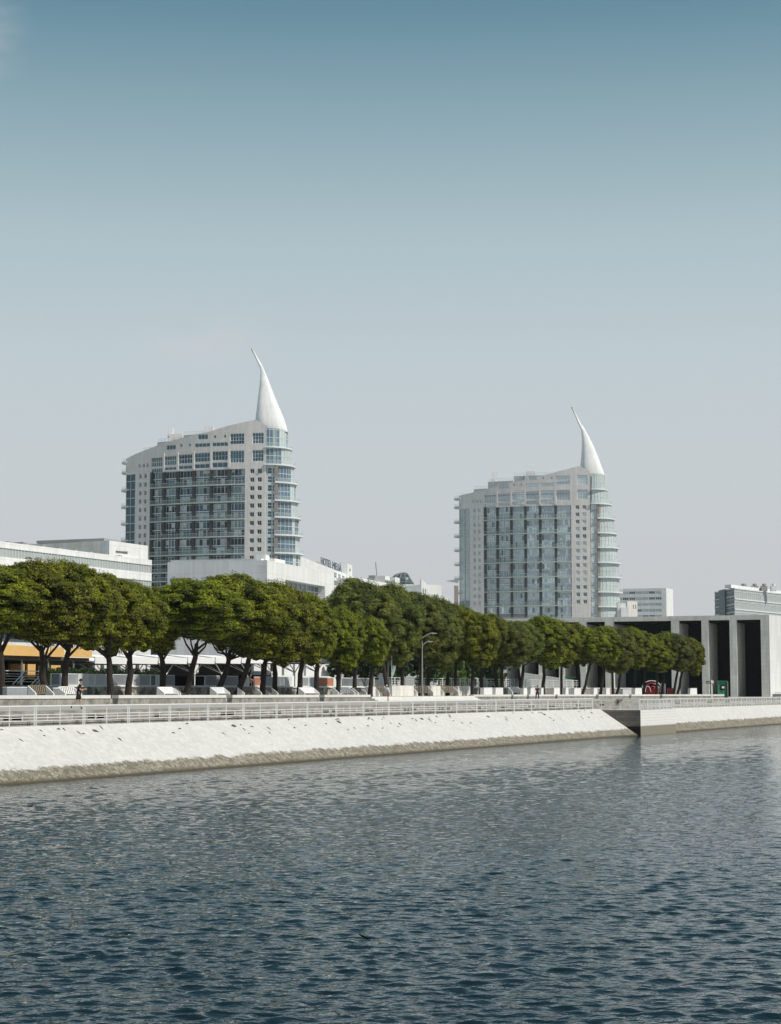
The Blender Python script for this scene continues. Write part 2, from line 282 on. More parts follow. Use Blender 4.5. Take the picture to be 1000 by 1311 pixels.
def water_mat():
    m, n, l, b = newmat('harbour_water')
    b.inputs['Base Color'].default_value = (.003, .011, .014, 1); b.inputs['Roughness'].default_value = .02; b.inputs['IOR'].default_value = 1.333
    tc = n.new('ShaderNodeTexCoord')
    def nz(scale, stretch, det, rough=.5, rot=0):
        mp = n.new('ShaderNodeMapping'); l.new(tc.outputs['Object'], mp.inputs[0]); mp.inputs['Scale'].default_value = stretch; mp.inputs['Rotation'].default_value = (0, 0, rot)
        t = n.new('ShaderNodeTexNoise'); t.inputs['Scale'].default_value = scale; t.inputs['Detail'].default_value = det; t.inputs['Roughness'].default_value = rough; l.new(mp.outputs[0], t.inputs[0])
        return t.outputs[0]
    a = nz(3.4, (.6, 1, 1), 3, .5, R(6)); c = nz(9.5, (.6, 1, 1), 2, .5, R(-14))
    s1 = n.new('ShaderNodeMath'); s1.operation = 'MULTIPLY_ADD'; l.new(c, s1.inputs[0]); s1.inputs[1].default_value = .25; l.new(a, s1.inputs[2])
    bp = n.new('ShaderNodeBump'); bp.inputs['Distance'].default_value = WATER_BUMP; l.new(s1.outputs[0], bp.inputs['Height'])
    l.new(bp.outputs[0], b.inputs['Normal'])
    return m
WATER_BUMP = .058; WAVE_SLOPE = .0305
M['water'] = water_mat()

# ------------------------------------------------------------------ mesh helpers
WL = {}
def wloc(o): return WL.get(o.name, Vector((0, 0, 0))) if o else Vector((0, 0, 0))
class MB:
    def __init__(s): s.v = []; s.f = []; s.m = []
    def face(s, pts, mi=0):
        b = len(s.v); s.v.extend([tuple(p) for p in pts]); s.f.append(tuple(range(b, b+len(pts)))); s.m.append(mi)
    def hexa(s, p, mi=0):   # p: 4 bottom (ccw) + 4 top
        b = len(s.v); s.v.extend([tuple(q) for q in p])
        for f in ((3, 2, 1, 0), (4, 5, 6, 7), (0, 1, 5, 4), (1, 2, 6, 5), (2, 3, 7, 6), (3, 0, 4, 7)):
            s.f.append(tuple(b+i for i in f)); s.m.append(mi)
    def box(s, x0, x1, y0, y1, z0, z1, mi=0):
        s.hexa([(x0, y0, z0), (x1, y0, z0), (x1, y1, z0), (x0, y1, z0), (x0, y0, z1), (x1, y0, z1), (x1, y1, z1), (x0, y1, z1)], mi)
    def prism(s, poly, z0, z1, mi=0, top=True, bottom=False):   # poly of 2-D points, ccw; z1 may be a list
        n = len(poly); b = len(s.v); zt = z1 if isinstance(z1, (list, tuple)) else [z1]*n
        s.v.extend([(p[0], p[1], z0) for p in poly]); s.v.extend([(p[0], p[1], zt[i]) for i, p in enumerate(poly)])
        for i in range(n):
            j = (i+1) % n; s.f.append((b+i, b+j, b+n+j, b+n+i)); s.m.append(mi)
        if top: s.f.append(tuple(b+n+i for i in range(n))); s.m.append(mi)
        if bottom: s.f.append(tuple(b+n-1-i for i in range(n))); s.m.append(mi)
    def tube(s, pts, rad, k=8, mi=0, caps=True):
        pts = [Vector(p) for p in pts]; rings = []
        for i, p in enumerate(pts):
            t = (pts[min(i+1, len(pts)-1)]-pts[max(i-1, 0)]).normalized()
            a = Vector((0, 0, 1)) if abs(t.z) < .9 else Vector((1, 0, 0))
            x = t.cross(a).normalized(); y = t.cross(x); r = rad[i] if isinstance(rad, (list, tuple)) else rad
            b = len(s.v); rings.append(b)
            for j in range(k):
                an = 2*math.pi*j/k; s.v.append(tuple(p+x*math.cos(an)*r+y*math.sin(an)*r))
        for a, b in zip(rings, rings[1:]):
            for j in range(k): s.f.append((a+j, a+(j+1) % k, b+(j+1) % k, b+j)); s.m.append(mi)
        if caps:
            s.f.append(tuple(rings[0]+j for j in range(k))); s.m.append(mi)
            s.f.append(tuple(rings[-1]+k-1-j for j in range(k))); s.m.append(mi)
    def bar(s, a, b, w, h=None, mi=0):   # rectangular bar, w horizontal, h vertical
        a = Vector(a); b = Vector(b); h = h or w; t = (b-a)
        if abs(t.x)+abs(t.y) < 1e-6: s.box(a.x-w/2, a.x+w/2, a.y-h/2, a.y+h/2, min(a.z, b.z), max(a.z, b.z), mi); return
        sd_ = Vector((-t.y, t.x, 0)).normalized()*w/2; u = t.cross(sd_).normalized()*h/2
        if u.z < 0: u = -u
        s.hexa([a-sd_-u, b-sd_-u, b+sd_-u, a+sd_-u, a-sd_+u, b-sd_+u, b+sd_+u, a+sd_+u], mi)
    def build(s, name, mats, parent=None, smooth=False, base=None):
        me = bpy.data.meshes.new(name)
        if parent is not None: off = wloc(parent)
        elif base is not None: off = Vector(base)
        else:
            a = np.array(s.v); off = Vector(((a[:, 0].min()+a[:, 0].max())/2, (a[:, 1].min()+a[:, 1].max())/2, a[:, 2].min()))
        a = np.array(s.v, dtype=np.float64)-np.array(off)
        me.from_pydata(a.tolist(), [], s.f)
        for m in (mats if isinstance(mats, (list, tuple)) else [mats]): me.materials.append(m)
        me.polygons.foreach_set('material_index', s.m)
        if smooth: me.polygons.foreach_set('use_smooth', [True]*len(s.f))
        me.update()
        o = bpy.data.objects.new(name, me); COL.objects.link(o)
        if parent is not None: o.parent = parent
        else: o.location = off
        WL[o.name] = off
        return o
def tag(o, label=None, cat=None, group=None, kind=None):
    if label: o['label'] = label
    if cat: o['category'] = cat
    if group: o['group'] = group
    if kind: o['kind'] = kind
    return o
def thing(name, loc, label, cat, group=None):
    o = bpy.data.objects.new(name, None); COL.objects.link(o); o.location = loc; o.empty_display_size = .3
    WL[o.name] = Vector(loc); tag(o, label, cat, group); return o
def kids(o): return [c for c in bpy.data.objects if c.parent == o]
def copy_tree(o, loc=None, rotz=None, label=None, parent=None):
    c = o.copy(); COL.objects.link(c); c.parent = parent
    if loc is not None: c.location = loc
    if rotz is not None: c.rotation_euler = (0, 0, rotz)
    if label: c['label'] = label
    for ch in kids(o): copy_tree(ch, parent=c)
    return c
def structure(name, mb, m, smooth=False, base=None): return tag(mb.build(name, m, None, smooth, base), kind='structure')

# generic wall on a surface map F(t, z, out) -> point, with real openings
def wall_holes(mb, F, t0, t1, z0, z1, holes, depth=.3, tstep=None, mi=0, mr=0):
    ts = sorted(set([t0, t1]+[h[0] for h in holes]+[h[1] for h in holes])); zs = sorted(set([z0, z1]+[h[2] for h in holes]+[h[3] for h in holes]))
    if tstep:
        ex = []
        for a, b in zip(ts, ts[1:]):
            k = int((b-a)/tstep)
            ex += [a+(b-a)*(i+1)/(k+1) for i in range(k)]
        ts = sorted(ts+ex)
    for a, b in zip(ts, ts[1:]):
        if b-a < 1e-5: continue
        tm = (a+b)/2
        run = None
        for c, d in zip(zs, zs[1:]):
            if d-c < 1e-5: continue
            zm = (c+d)/2
            inside = any(h[0] < tm < h[1] and h[2] < zm < h[3] for h in holes)
            if inside:
                if run: mb.face([F(a, run[0], 0), F(b, run[0], 0), F(b, run[1], 0), F(a, run[1], 0)], mi); run = None
            else: run = [run[0], d] if run else [c, d]
        if run: mb.face([F(a, run[0], 0), F(b, run[0], 0), F(b, run[1], 0), F(a, run[1], 0)], mi)
    for (a, b, c, d) in holes:
        mb.face([F(a, c, 0), F(a, c, -depth), F(a, d, -depth), F(a, d, 0)], mr); mb.face([F(b, c, -depth), F(b, c, 0), F(b, d, 0), F(b, d, -depth)], mr)
        mb.face([F(a, c, 0), F(b, c, 0), F(b, c, -depth), F(a, c, -depth)], mr); mb.face([F(a, d, -depth), F(b, d, -depth), F(b, d, 0), F(a, d, 0)], mr)
def fbox(mb, F, t0, t1, z0, z1, o0, o1, mi=0, step=None):
    k = max(1, int(abs(t1-t0)/step)) if step else 1
    for i in range(k):
        a = t0+(t1-t0)*i/k; b = t0+(t1-t0)*(i+1)/k
        mb.hexa([F(a, z0, o1), F(b, z0, o1), F(b, z0, o0), F(a, z0, o0), F(a, z1, o1), F(b, z1, o1), F(b, z1, o0), F(a, z1, o0)], mi)
def planeF(p0, p1):   # t metres from p0 towards p1; out = to the right of travel... chosen to face the camera
    p0 = Vector(p0[:2]); p1 = Vector(p1[:2]); d = (p1-p0).normalized(); nn = Vector((d.y, -d.x))
    if nn.dot(-p0) < 0: nn = -nn
    return lambda t, z, o: Vector((p0.x+d.x*t+nn.x*o, p0.y+d.y*t+nn.y*o, z)), (p1-p0).length
def window_part(F, a, b, c, d, depth, parent, gmat, nv=2, nh=1, fw=.07, name='window'):
    mb = MB()
    mb.face([F(a, c, -depth+.02), F(b, c, -depth+.02), F(b, d, -depth+.02), F(a, d, -depth+.02)], 0)
    for i in range(nv+1):
        t = a+(b-a)*i/nv; t = min(max(t, a+fw/2), b-fw/2)
        fbox(mb, F, t-fw/2, t+fw/2, c, d, -depth+.03, -depth+.12, 1)
    for i in range(nh+1):
        z = c+(d-c)*i/nh; z = min(max(z, c+fw/2), d-fw/2)
        fbox(mb, F, a+fw, b-fw, z-fw/2, z+fw/2, -depth+.04, -depth+.11, 1)
    return mb.build(name, [gmat, M['frame']], parent)

# ================================================================== THE SETTING
def build_water():
    rg = np.random.default_rng(5); rows = [15.0]
    while rows[-1] < 300: rows.append(rows[-1]*1.0019)
    rows = np.array(rows); nc = 640; tx = np.linspace(-.56, .56, nc); edge = np.clip((.56-np.abs(tx))/.05, 0, 1)[None, :]; Yg = np.repeat(rows[:, None], nc, 1); Xg = tx[None, :]*Yg+0.0
    Z = np.zeros_like(Xg); DX = np.zeros_like(Xg); DY = np.zeros_like(Xg); dy = Yg*.0019
    gust = 1+.30*np.sin(Xg*.061+Yg*.043+1)*np.sin(Yg*.031-Xg*.027)+.18*np.sin(Xg*.17-Yg*.11+2)*np.sin(Yg*.083+Xg*.05)
    for k in range(64):
        lam = .22*(4.8)**(k/63.0)*rg.uniform(.93, 1.07); th = math.pi/2+rg.normal()*R(30)+R(4); kv = 2*math.pi/lam
        sl_ = WAVE_SLOPE*(1.0 if lam < .6 else (.6/lam)**1.4)
        fade = np.clip((lam/dy-2.2)/2.0, 0, 1); ph = kv*(math.cos(th)*Xg+math.sin(th)*Yg)+rg.uniform(0, 6.28)
        # groups: each train waxes and wanes over a few wavelengths
        env = .6+.6*np.sin(kv*.13*(math.cos(th+1.1)*Xg+math.sin(th+1.1)*Yg)+rg.uniform(0, 6.28))
        a = sl_/kv*fade*gust*env*1.25; Z += a*np.cos(ph); DX -= .9*a*math.cos(th)*np.sin(ph); DY -= .9*a*math.sin(th)*np.sin(ph)
    Z *= edge; DX *= edge; DY *= edge; V = np.stack([Xg+DX, Yg+DY, Z], 2).reshape(-1, 3).astype(np.float32); nr = len(rows)
    I = (np.arange(nr-1)[:, None]*nc+np.arange(nc-1)[None, :]).reshape(-1); Q = np.stack([I, I+1, I+nc+1, I+nc], 1)
    # the calm rest of the basin, joined in the same mesh a hand's breadth lower
    b0 = len(V); V = np.concatenate([V, np.array([(-1500, -400, -.04), (2000, -400, -.04), (2000, 1200, -.04), (-1500, 1200, -.04)], np.float32)]); Q = np.concatenate([Q, [[b0, b0+1, b0+2, b0+3]]]).astype(np.int32)
    me = bpy.data.meshes.new('water'); me.vertices.add(len(V)); me.vertices.foreach_set('co', V.reshape(-1)); me.loops.add(Q.size); me.loops.foreach_set('vertex_index', Q.reshape(-1))
    me.polygons.add(len(Q)); me.polygons.foreach_set('loop_start', np.arange(0, Q.size, 4, dtype=np.int32)); me.polygons.foreach_set('use_smooth', np.ones(len(Q), bool)); me.update(calc_edges=True)
    me.materials.append(M['water']); o = bpy.data.objects.new('water', me); COL.objects.link(o); tag(o, kind='structure')
build_water()
mb = MB()
def q(mb, s0, s1, u0, z0, u1, z1, mi=0):
    mb.face([su(s0, u0, z0), su(s1, u0, z0), su(s1, u1, z1), su(s0, u1, z1)], mi)
q(mb, -700, 4500, -60, 3.5, -4500, 3.5); q(mb, 110, 4500, -1.6, 3.5, -60, 3.5); structure('ground', mb, M['ground'], base=(0, 0, 0))
mb = MB(); q(mb, -700, 400, -1.6, 3.55, -62, 3.55); structure('promenade', mb, M['paving'], base=(0, 0, 0))
# quay edge, steps up to the promenade
mb = MB()
q(mb, -700, 0, 0, 2.75, -.7, 2.75); q(mb, 0, 600, 1.7, 2.62, -.7, 2.62)
structure('quay_walkway', mb, M['paving'], base=(0, 0, 0))
mb = MB()
zz = [2.6, 3.02, 3.28, 3.55]; uu = [-.7, -1.0, -1.3, -1.62]
for i in range(3):
    q(mb, -700, 600, uu[i], zz[i], uu[i], zz[i+1]); q(mb, -700, 600, uu[i], zz[i+1], uu[i+1], zz[i+1])
mb.face([su(-700, -1.62, 3.554), su(600, -1.62, 3.554), su(600, -2.1, 3.554), su(-700, -2.1, 3.554)])
for a, b in ((5, 14), (16, 28), (113, 123), (125, 134), (198, 206), (283, 300), (351, 360), (414, 422), (425, 430), (468, 478), (517, 524), (526, 533), (562, 568), (571, 576), (611, 616), (640, 648), (676, 684), (703, 710), (737, 743), (767, 773), (864, 872), (905, 912), (927, 935)):
    s0 = on_u(a, -1.0)[1]; s1 = on_u(b, -1.0)[1]
    q(mb, s0, s1, -.996, 3.07, -.996, 3.24, 1)
structure('quay_steps', mb, [M['steps'], M['dark']], base=(0, 0, 0))
W = 4.2
mb = MB()
n = 60
for i in range(n):
    a = -700+(700)*i/n; b = -700+700*(i+1)/n
    q(mb, a, b, 0, 2.75, W+.6, -.4)
structure('quay_slope', mb, M['slope'], base=(0, 0, 0))
mb = MB(); q(mb, 14, 600, 1.7, 2.62, W+.35, -.3); structure('quay_slope', mb, M['slope_r'], base=(0, 0, 0))
mb = MB()   # the projecting pier of squared blocks
s0, s1, ue = 0.0, 14.4, W+.25
mb.face([su(s0, -.5, 2.64), su(s0, ue, 2.64), su(s1, ue, 2.64), su(s1, -.5, 2.64)], 2)
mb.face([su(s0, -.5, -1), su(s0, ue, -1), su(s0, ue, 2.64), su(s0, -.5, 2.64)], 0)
mb.face([su(s0, ue, -1), su(s1, ue, -1), su(s1, ue, 2.64), su(s0, ue, 2.64)], 1)
mb.face([su(s1, ue, -1), su(s1, -.5, -1), su(s1, -.5, 2.64), su(s1, ue, 2.64)], 1)
structure('quay_pier', mb, [M['pier_shade'], M['pier_white'], M['paving']], base=(0, 0, 0))
# weeds and lost stones high on the slope
mb = MB(); rw = random.Random(3)
def blotch(s, u, ls, lu, rot=0):
    k = rw.randint(6, 8); pts = []
    for j in range(k):
        a = 2*math.pi*j/k; r = rw.uniform(.55, 1.0); x = math.cos(a)*ls*r; y = math.sin(a)*lu*r
        x, y = x*math.cos(rot)-y*math.sin(rot), x*math.sin(rot)+y*math.cos(rot)
        uu_ = max(.05, u+y); pts.append((s+x, uu_))
    base = len(mb.v); z = lambda u_: 2.75+(-3.15)*u_/(W+.6)
    c = su(s, u, z(u)+rw.uniform(.05, .10)); mb.v.append(tuple(c))
    for (a, b) in pts: mb.v.append(tuple(su(a, b, z(b)+.005)))
    for j in range(k): mb.f.append((base, base+1+j, base+1+(j+1) % k)); mb.m.append(0)
for i in range(70):
    s = rw.uniform(-112, -1); u = rw.choice([.25, .4, .7, 1.0, 1.3])+rw.uniform(-.1, .1)
    if rw.random() < .5: blotch(s, u, rw.uniform(.12, .35), rw.uniform(.03, .06), rw.uniform(-.2, .2))
    else: blotch(s, u, rw.uniform(.03, .06), rw.uniform(.12, .3), rw.uniform(-.4, .4))
for px, y in ((123, 935), (300, 929), (434, 924), (540, 919.5), (625, 917), (697, 915), (757, 912)):
    s = on_u(px, .55)[1]; blotch(s, .55, .42, .17)
tag(mb.build('weeds', M['weed'], None, base=(0, 0, 0)), 'dark weeds and lost stones on the white quay slope', 'weeds', kind='stuff')

# ---- terrace
WALLP = [(-300, -17), (-75, -18), (-30, -20.5), (41, -21), (82, -15.5), (94, -9)]
def wall_u(s):
    for (a, b), (c, d) in zip(WALLP, WALLP[1:]):
        if a <= s <= c: return b+(d-b)*(s-a)/(c-a)
    return WALLP[-1][1]
def proj(X, Y, Z):
    z = Z-CAMZ; c = math.cos(PITCH); s = math.sin(PITCH); dep = Y*c+z*s
    return 500+FPX*X/dep, 655.5-FPX*(-Y*s+z*c)/dep
def wall_s(px, off=0.0):
    a, b = -120.0, 94.0
    for _ in range(40):
        m = (a+b)/2; p = su(m, wall_u(m)+off)
        if proj(p.x, p.y, 4)[0] < px: a = m
        else: b = m
    return (a+b)/2
def wall_top(s):
    Y = su(s, wall_u(s)).y; return 4.36-.24*(Y-135)/146
mb = MB()
pl = [(-300, -17.5), (-75, -18.5), (-30, -21), (-12, -21.2)]
poly = [su(s, u) for s, u in [(-300, -31), (-300, -17.5), (-75, -18.5), (-30, -21), (41, -21.5), (82, -16), (93.5, -10), (93.5, -31)]]
mb.prism([(p.x, p.y) for p in poly], 3.4, 4.05); structure('terrace', mb, M['paving'], base=(0, 0, 0))
mb = MB(); poly = [su(s, u) for s, u in [(-300, -62), (-300, -30.3), (122, -30.3), (122, -62)]]
mb.prism([(p.x, p.y) for p in poly], 3.4, 5.1); structure('upper_terrace', mb, M['ground'], base=(0, 0, 0))
mb = MB(); q(mb, -300, 60, -62.01, 5.104, -420, 5.104); q(mb, 60, 60.1, -62, 3.4, -420, 5.1); structure('town_ground', mb, M['ground'], base=(0, 0, 0))

wall_segs = [(-60, 141), (151, 289), (297, 408), (415, 474), (606, 654), (657, 674), (677, 710.5), (713.5, 762.5), (766, 805), (808, 844.5), (847.5, 928)]
wlab = ['long low limestone wall in front of the pines at the far left, behind the running man',
        'low limestone wall between the first and second dark stair gaps from the left', 'low limestone wall between the second and third dark stair gaps from the left',
        'short low wall from the third stair gap to the wide pale steps', 'low pale wall block just right of the wide steps',
        'shortest pale wall block beside the standing person in black', 'low pale wall block right behind the standing person in black',
        'low pale wall block below the middle of the right-hand pines', 'low pale wall block straight behind the stone pier steps',
        'low pale wall block in front of the red kiosk', 'long pale wall block at the right end, before the tall concrete pavilion']
for (a, b), lb in zip(wall_segs, wlab):
    sa = wall_s(a); sb = wall_s(b); k = max(1, int((sb-sa)/6)); mb = MB(); cp = MB()
    for i in range(k):
        p = sa+(sb-sa)*i/k; q_ = sa+(sb-sa)*(i+1)/k; up, uq = wall_u(p), wall_u(q_); zp, zq = wall_top(p), wall_top(q_)
        mb.hexa([su(p, up, 3.5), su(q_, uq, 3.5), su(q_, uq-.5, 3.5), su(p, up-.5, 3.5), su(p, up, zp-.25), su(q_, uq, zq-.25), su(q_, uq-.5, zq-.25), su(p, up-.5, zp-.25)])
        cp.hexa([su(p, up+.06, zp-.25), su(q_, uq+.06, zq-.25), su(q_, uq-.56, zq-.25), su(p, up-.56, zp-.25), su(p, up+.06, zp), su(q_, uq+.06, zq), su(q_, uq-.56, zq), su(p, up-.56, zp)])
    m0 = su((sa+sb)/2, wall_u((sa+sb)/2)-.25, 3.5)
    t = thing('stone_wall', m0, lb, 'wall', 'low limestone walls along the terrace')
    mb.build('wall_body', M['wallstone'], t); cp.build('coping', M['coping'], t)
# flights of steps in the gaps
for px0, px1, lb in ((141, 151, 'dark narrow flight of steps in the leftmost gap of the low wall'), (289, 297, 'dark narrow flight of steps in the second gap from the left'),
                     (408, 415, 'dark narrow flight of steps in the gap left of the red-brown panel'), (474, 606, 'wide pale steps up to the terrace below the brown slatted benches')):
    sa = wall_s(px0); sb = wall_s(px1); mb = MB()
    for i in range(3 if px0 > 400 and px1 > 500 else 4):
        nst = 3 if px1 > 500 else 4; z1 = 3.5+.55*(i+1)/nst
        k = 4
        for j in range(k):
            p = sa+(sb-sa)*j/k; r_ = sa+(sb-sa)*(j+1)/k
            up, ur = wall_u(p), wall_u(r_)
            o0 = .9-.35*i if px1 > 500 else -.1-.35*i
            o1 = o0-.36 if i < nst-1 else -1.5
            mb.hexa([su(p, up+o0, 3.5), su(r_, ur+o0, 3.5), su(r_, ur+o1, 3.5), su(p, up+o1, 3.5), su(p, up+o0, z1), su(r_, ur+o0, z1), su(r_, ur+o1, z1), su(p, up+o1, z1)])
    tag(mb.build('stone_steps', M['coping'] if px1 > 500 else M['steps']), lb, 'steps', 'steps up to the terrace')
# rubble retaining wall of the upper terrace
for s0, s1, m, lb in ((-150, 4, 'stonewall', 'rough brown rubble wall behind the left-hand pine trunks'), (4, 121, 'wallstone', 'smooth grey retaining wall behind the right-hand pine trunks')):
    t = thing('retaining_wall', su((s0+s1)/2, -30, 4.0), lb, 'wall'); mb = MB(); cp = MB()
    mb.hexa([su(s0, -29.9, 4.0), su(s1, -29.9, 4.0), su(s1, -30.29, 4.0), su(s0, -30.29, 4.0), su(s0, -29.9, 5.0), su(s1, -29.9, 5.0), su(s1, -30.29, 5.0), su(s0, -30.29, 5.0)])
    cp.hexa([su(s0, -29.8, 5.0), su(s1, -29.8, 5.0), su(s1, -30.5, 5.0), su(s0, -30.5, 5.0), su(s0, -29.8, 5.13), su(s1, -29.8, 5.13), su(s1, -30.5, 5.13), su(s0, -30.5, 5.13)])
    mb.build('wall_body', M[m], t); cp.build('coping', M['coping'], t)

# ---- quay railings
def railing(pts, z0, label, group='white railings of the quay', H_=1.1, mod=4.9, low=True, mid=(.28, .45, .62), name='railing'):
    # pts: list of 2-D points; posts every mod/2
    t = thing(name, (pts[0].x, pts[0].y, z0), label, 'railing', group)
    for a, b in zip(pts, pts[1:]):
        L = (b-a).length; k = max(1, round(L/mod)); d = (b-a)/L
        rl = MB()
        A = Vector((a.x, a.y, z0)); B = Vector((b.x, b.y, z0))
        rl.bar(A+Vector((0, 0, H_)), B+Vector((0, 0, H_)), .06, .06); 
        for h in mid: rl.bar(A+Vector((0, 0, h)), B+Vector((0, 0, h)), .035, .035)
        rl.build('rail', M['railw'], t)
        for i in range(k+1):
            p = A+(B-A)*i/k; mb = MB()
            for o in (-.09, .09):
                c = p+Vector((d.x, d.y, 0))*o; mb.box(c.x-.03, c.x+.03, c.y-.03, c.y+.03, z0, z0+H_)
            mb.build('post', M['railw'], t)
            if i < k:
                c = A+(B-A)*(i+.5)/k; mb = MB(); mb.box(c.x-.025, c.x+.025, c.y-.025, c.y+.025, z0, z0+H_); mb.build('slender_post', M['railw'], t)
                if low:
                    for fr in (.25, .75):
                        c = A+(B-A)*(i+fr)/k; mb = MB(); mb.box(c.x-.02, c.x+.02, c.y-.02, c.y+.02, z0+mid[0], z0+mid[-1]); mb.build('baluster', M['railw'], t)
    return t
P2 = lambda s, u: Vector((su(s, u).x, su(s, u).y))
# module so that thick posts fall as in the photo (104.6, 99.7 ...)
railing([P2(-104.59-4.9*6, -.25), P2(-104.59+4.9*21, -.25)], 2.75, 'long white railing along the top of the sloping quay on the left')
railing([P2(1.2, -.25), P2(1.2, 4.0), P2(14.2, 4.0), P2(14.2, 1.45)], 2.64, 'white railing round the top of the squared stone pier', mod=3.2)
railing([P2(15.2, 1.45), P2(15.2+3.2*30, 1.45)], 2.62, 'white railing running away along the quay beyond the stone pier', mod=3.2)
# steps down by the pier
mb = MB(); sa_, sb_ = on_u(782.5, -1.1)[1], on_u(793.5, -1.1)[1]
for i in range(6):
    a = sa_+(sb_-sa_)*i/6; b = sa_+(sb_-sa_)*(i+1)/6; z = 2.72+.16*i
    mb.hexa([su(a, -.75, z), su(b, -.75, z), su(b, -1.5, z), su(a, -1.5, z), su(a, -.75, z+.09), su(b, -.75, z+.09), su(b, -1.5, z+.09), su(a, -1.5, z+.09)])
    mb.hexa([su(b-.05, -.75, z+.09), su(b, -.75, z+.09), su(b, -1.5, z+.09), su(b-.05, -1.5, z+.09), su(b-.05, -.75, z+.25), su(b, -.75, z+.25), su(b, -1.5, z+.25), su(b-.05, -1.5, z+.25)])
tag(mb.build('slatted_stair', M['wood']), 'small dark slatted steps on the promenade above the stone pier', 'steps')

# ================================================================== TOWERS
GZ = 3.5
def tower(label, Yr, px_end, a0, a1, bounds, strip_l, spirepts, mastpts, glassm, parapet, bow_px, recess, slabs_px, light, seedn, chim):
    rr = random.Random(seedn)
    r = ray(px_end, 700); x = r.x/r.y*Yr; y = Yr; L = 56.0; n = 112
    C = [(x, y)]; tang = []
    for i in range(n):
        a = R(a0+(a1-a0)*min(1, (i+.5)/n)); x -= math.cos(a)*L/n; y += math.sin(a)*L/n; C.append((x, y)); tang.append(a)
    tang.append(tang[-1])
    def F(t, z, o=0.0):
        if t <= 0: i, f = 0, t/(L/n)
        else: i = min(n-1, int(t/(L/n))); f = t/(L/n)-i
        a = tang[i]; X = C[i][0]+(C[i+1][0]-C[i][0])*f; Y_ = C[i][1]+(C[i+1][1]-C[i][1])*f
        return Vector((X-math.sin(a)*o, Y_-math.cos(a)*o, z))
    def T(px):
        best = min(range(n+1), key=lambda i: abs(proj(C[i][0], C[i][1], 45)[0]-px)); i0 = max(0, best-1); i1 = min(n, best+1)
        p0 = proj(*C[i0], 45)[0]; p1 = proj(*C[i1], 45)[0]
        return (i0+(px-p0)/(p1-p0)*(i1-i0))*L/n if abs(p1-p0) > 1e-6 else best*L/n
    tb = [T(p) for p in bounds]      # right pier left edge ... left pier right edge
    tp = T(strip_l[0]); te = T(strip_l[1])   # left pier left edge, end of glass strip
    base = F(tb[-1]/2, GZ, -8); root = thing('sail_tower', (base.x, base.y, GZ), label, 'tower', 'twin towers with sail-shaped spires')
    wm = M['tower']; zband = 76.4
    fl = lambda k: 76.6-2.81*k
    # --- body core
    mb = MB(); front = [F(t, 0, -1.6) for t in np.linspace(0.2, te-.3, 14)]
    fp = [(p.x, p.y) for p in front]; back = []
    for t in np.linspace(te-.3, -4, 8):
        p = F(max(t, 0), 0, -17-3*math.sin(max(t, 0)/te*math.pi)); back.append((p.x, p.y))
    poly = fp+back
    mb.prism(poly, GZ, 80.5); mb.build('core', M['band'] if light else M['bluepanel'], root)
    # back wall, plain stone
    mb = MB()
    for a, b in zip(back, back[1:]):
        dx, dy = b[0]-a[0], b[1]-a[1]; l = math.hypot(dx, dy); nx, ny = -dy/l, dx/l
        if ny < 0: nx, ny = -nx, -ny
        mb.face([(a[0]+nx*.3, a[1]+ny*.3, GZ), (b[0]+nx*.3, b[1]+ny*.3, GZ), (b[0]+nx*.3, b[1]+ny*.3, 82), (a[0]+nx*.3, a[1]+ny*.3, 82)])
    mb.build('rear_wall', wm, root)
    # --- right pier
    def Pz(py, t): return at(500, py, F(t, 0).y).z
    t_r = tb[0]
    holes = []
    wx = (t_r*.25, t_r*.50, t_r*.62, t_r*.87)
    wz = []
    for k in range(14): z = fl(k)-1.25; wz.append(z)
    tops = [(84.1, 87.6), (78.3, 82.0)]
    mb = MB(); hl = []
    c0, c1 = t_r*.16, t_r*.62
    sq = .72
    for z in wz:
        for c in (t_r*.66, t_r*.30): hl.append((c-sq, c+sq, z-.15-.75, z-.15+.75))
    hu = [(t_r*.12, t_r*.66, a, b) for a, b in tops]
    wall_holes(mb, F, 0, t_r, GZ, 89.0, hl+hu, .45, mi=0)
    mb.build('end_pier', wm, root)
    for h in hl: window_part(F, *h, .4, root, glassm[2] if not light else rr.choice([glassm[2], glassm[1]]), 2, 1, .12)
    for h in hu: window_part(F, *h, .4, root, glassm[rr.randint(0, 1)], 4, 3, .16)
    # pier sides (thickness)
    mb = MB(); mb.hexa([F(-.01, GZ, 0), F(0, GZ, 0), F(0, GZ, -1.6), F(-.01, GZ, -1.6), F(-.01, 89, 0), F(0, 89, 0), F(0, 89, -1.6), F(-.01, 89, -1.6)])
    fbox(mb, F, t_r-.25, t_r, GZ, zband, -1.6, -.02); mb.build('pier_return', wm, root)
    # --- left pier
    mb = MB(); hl2 = []; tl0, tl1 = tb[-1], tp; w = tl1-tl0
    for k, z in enumerate(wz):
        for c in (tl0+w*.32, tl0+w*.66): hl2.append((c-.5, c+.5, z-.9, z+.6))
    wall_holes(mb, F, tl0, tl1, GZ, zband+.2, hl2, .45); fbox(mb, F, tl0, tl0+.25, GZ, zband, -1.6, -.02)
    mb.build('side_pier', wm, root)
    for h in hl2: window_part(F, *h, .4, root, glassm[2] if not light else glassm[1], 2, 1, .12)
    # --- upper band above the recessed bays, with openings
    mb = MB(); hs = []; kinds = []
